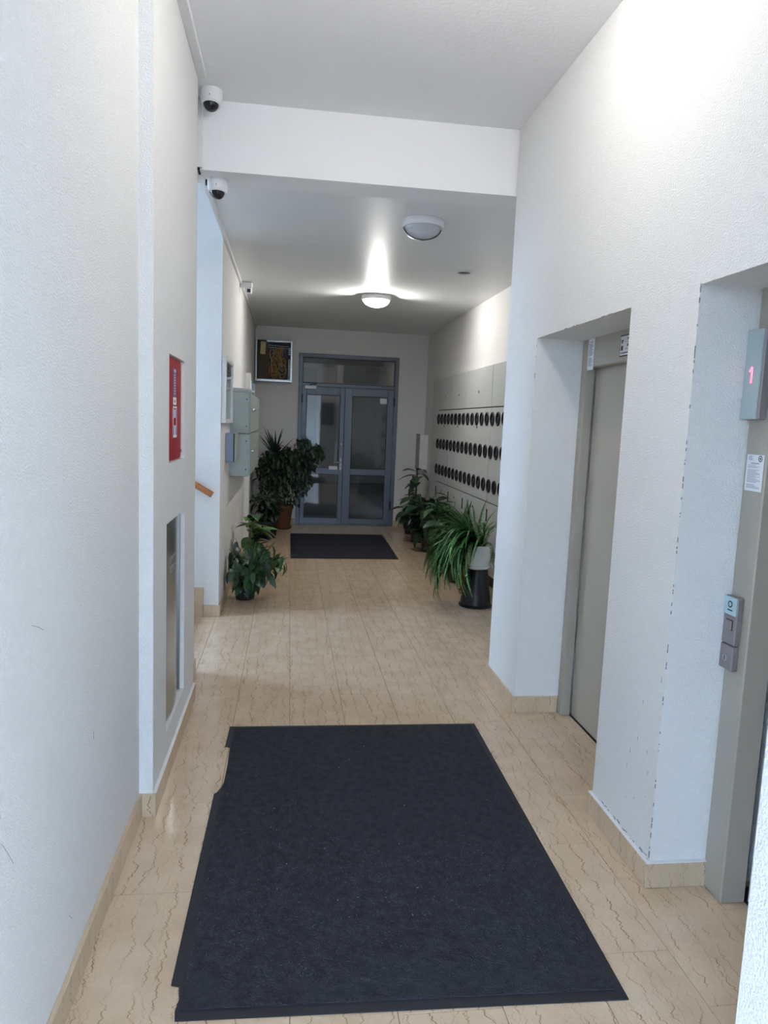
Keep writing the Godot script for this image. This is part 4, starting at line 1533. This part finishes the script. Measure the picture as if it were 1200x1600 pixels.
	for k in 30:
		for tries in 8:
			var tr := aim(Vector3(0.015, lerpf(0.24, 0.58, k / 29.0), 0.0), r.randf_range(0.0, TAU), r.randf_range(-0.2, 0.9), r.randf_range(-0.3, 0.3), r.randf_range(0.75, 1.0))
			var me: ArrayMesh = big[k % 3]
			var ok := true
			if not fits(me, tr, p.position, LO, HI): ok = false
			if ok:
				put("leaf", me, [M.leaf_light, M.leaf_mid, M.leaf_dark][k % 3], p).transform = tr
				break
	p = thing("potted_plant", "dense dark small-leaved bush below the wall cabinets", "potted plant", Vector3(-0.24, 0, -9.15))
	pot(p, M.pot_dark, 0.1, 0.13, 0.22)
	bush(p, 0.18, 0.52, 0.25, 27, 11, leaf_a, [M.leaf_dark, M.leaf_dark, M.leaf_deep], 302, LO, HI, -0.7, 0.7, Vector3.ZERO, false, 0.05)
	p = thing("weeping_fig", "big dark weeping fig and spiky yucca sharing a terracotta pot left of the end door", "tree", Vector3(-0.06, 0, -9.96))
	pot(p, M.terracotta, 0.095, 0.135, 0.33, 0.006, true)
	# trunk and main branches
	st = mb()
	tube(st, [Vector3(0, 0.28, 0), Vector3(0.01, 0.45, 0), Vector3(-0.03, 0.62, 0.02), Vector3(0.0, 0.8, 0.0)], 0.014, 8, 0.01)
	tube(st, [Vector3(-0.03, 0.62, 0.02), Vector3(0.06, 0.85, 0.08), Vector3(0.2, 1.02, 0.1), Vector3(0.42, 1.1, 0.06)], 0.009, 8, 0.004)
	tube(st, [Vector3(-0.02, 0.7, 0.01), Vector3(-0.16, 0.9, 0.05), Vector3(-0.28, 0.98, 0.1)], 0.008, 8, 0.003)
	tube(st, [Vector3(0.0, 0.78, 0.0), Vector3(0.08, 0.98, 0.02), Vector3(0.14, 1.18, 0.02)], 0.008, 8, 0.003)
	put("trunk", st, M.bark, p)
	var fig := [leaf_mesh(0.075, 0.034, 0.8, 0.25), leaf_mesh(0.09, 0.036, 1.1, 0.2), leaf_mesh(0.07, 0.03, 0.4, 0.3)]
	var fol := {}
	r.seed = 95
	var figm := [M.leaf_dark, M.leaf_deep, M.leaf_dark]
	var blobs := [[Vector3(0.02, 0.92, 0.05), Vector3(0.32, 0.22, 0.26), 620], [Vector3(0.28, 0.98, 0.08), Vector3(0.2, 0.16, 0.18), 240], [Vector3(-0.2, 0.85, 0.12), Vector3(0.2, 0.24, 0.22), 300], [Vector3(0.2, 0.7, 0.1), Vector3(0.17, 0.2, 0.18), 220], [Vector3(-0.12, 0.62, 0.12), Vector3(0.22, 0.16, 0.2), 170], [Vector3(0.45, 1.08, 0.06), Vector3(0.1, 0.1, 0.1), 70], [Vector3(0.14, 0.42, 0.16), Vector3(0.08, 0.1, 0.06), 26], [Vector3(0.24, 1.2, 0.04), Vector3(0.12, 0.07, 0.1), 50]]
	for bl in blobs:
		for k in bl[2]:
			var q := Vector3(r.randfn(), r.randfn(), r.randfn()).limit_length(2.0) * 0.5
			var at: Vector3 = bl[0] + q * bl[1]
			var tr := aim(at, r.randf() * TAU, r.randf_range(-1.4, 0.1), r.randf_range(-0.6, 0.6), r.randf_range(0.8, 1.2))
			var ok := true
			var me: ArrayMesh = fig[k % 3]
			if not fits(me, tr, p.position, LO, HI): ok = false
			if not ok: continue
			var mm: int = k % 3
			if not fol.has(mm): fol[mm] = mb()
			fol[mm].append_from(me, 0, tr)
	for mm in fol: put("foliage", fol[mm], figm[mm], p).set_meta("kind", "stuff")
	# a yucca grows from the same pot
	var y := Node3D.new()
	y.name = "yucca"
	p.add_child(y, true)
	st = mb()
	tube(st, [Vector3(-0.06, 0.28, -0.03), Vector3(-0.1, 0.6, -0.06), Vector3(-0.12, 0.97, -0.08)], 0.022, 10, 0.016)
	put("trunk", st, M.bark, y)
	r.seed = 99
	for k in 22:
		for tries in 8:
			var tr := aim(Vector3(-0.12, 0.95, -0.08), r.randf() * TAU, r.randf_range(0.45, 1.5), 0.0, r.randf_range(0.75, 0.95))
			var me: ArrayMesh = strap[k % 3]
			if fits(me, tr, p.position, LO, HI):
				put("leaf", me, [M.leaf_dark, M.leaf_deep][k % 2], y).transform = tr
				break
	# wooden planter against the back of the lift wall, seen only mirrored in the end door
	var w := thing("planter", "wooden planter with a leafy bush behind the lift wall, mirrored in the end door", "planter", Vector3(1.62, 0, -4.4))
	st = mb()
	for k in 4: box(st, Vector3(-0.26, 0.4 + k * 0.075, 0.08), Vector3(0.26, 0.47 + k * 0.075, 0.1), 0.002)
	for k in 4: box(st, Vector3(-0.26, 0.4 + k * 0.075, -0.1), Vector3(0.26, 0.47 + k * 0.075, -0.08), 0.002)
	for x in [-0.26, 0.24]: box(st, Vector3(x, 0.0, -0.08), Vector3(x + 0.02, 0.7, 0.08), 0.002)
	put("crate", st, M.wood, w)
	st = mb()
	box(st, Vector3(-0.24, 0.42, -0.08), Vector3(0.24, 0.66, 0.08))
	put("soil", st, M.soil, w)
	bush(w, 0.64, 0.3, 0.24, 10, 6, leaf_a, [M.leaf_dark, M.leaf_deep], 401, LO, Vector3(1.905, 2.7, -4.08), -0.5, 0.6)
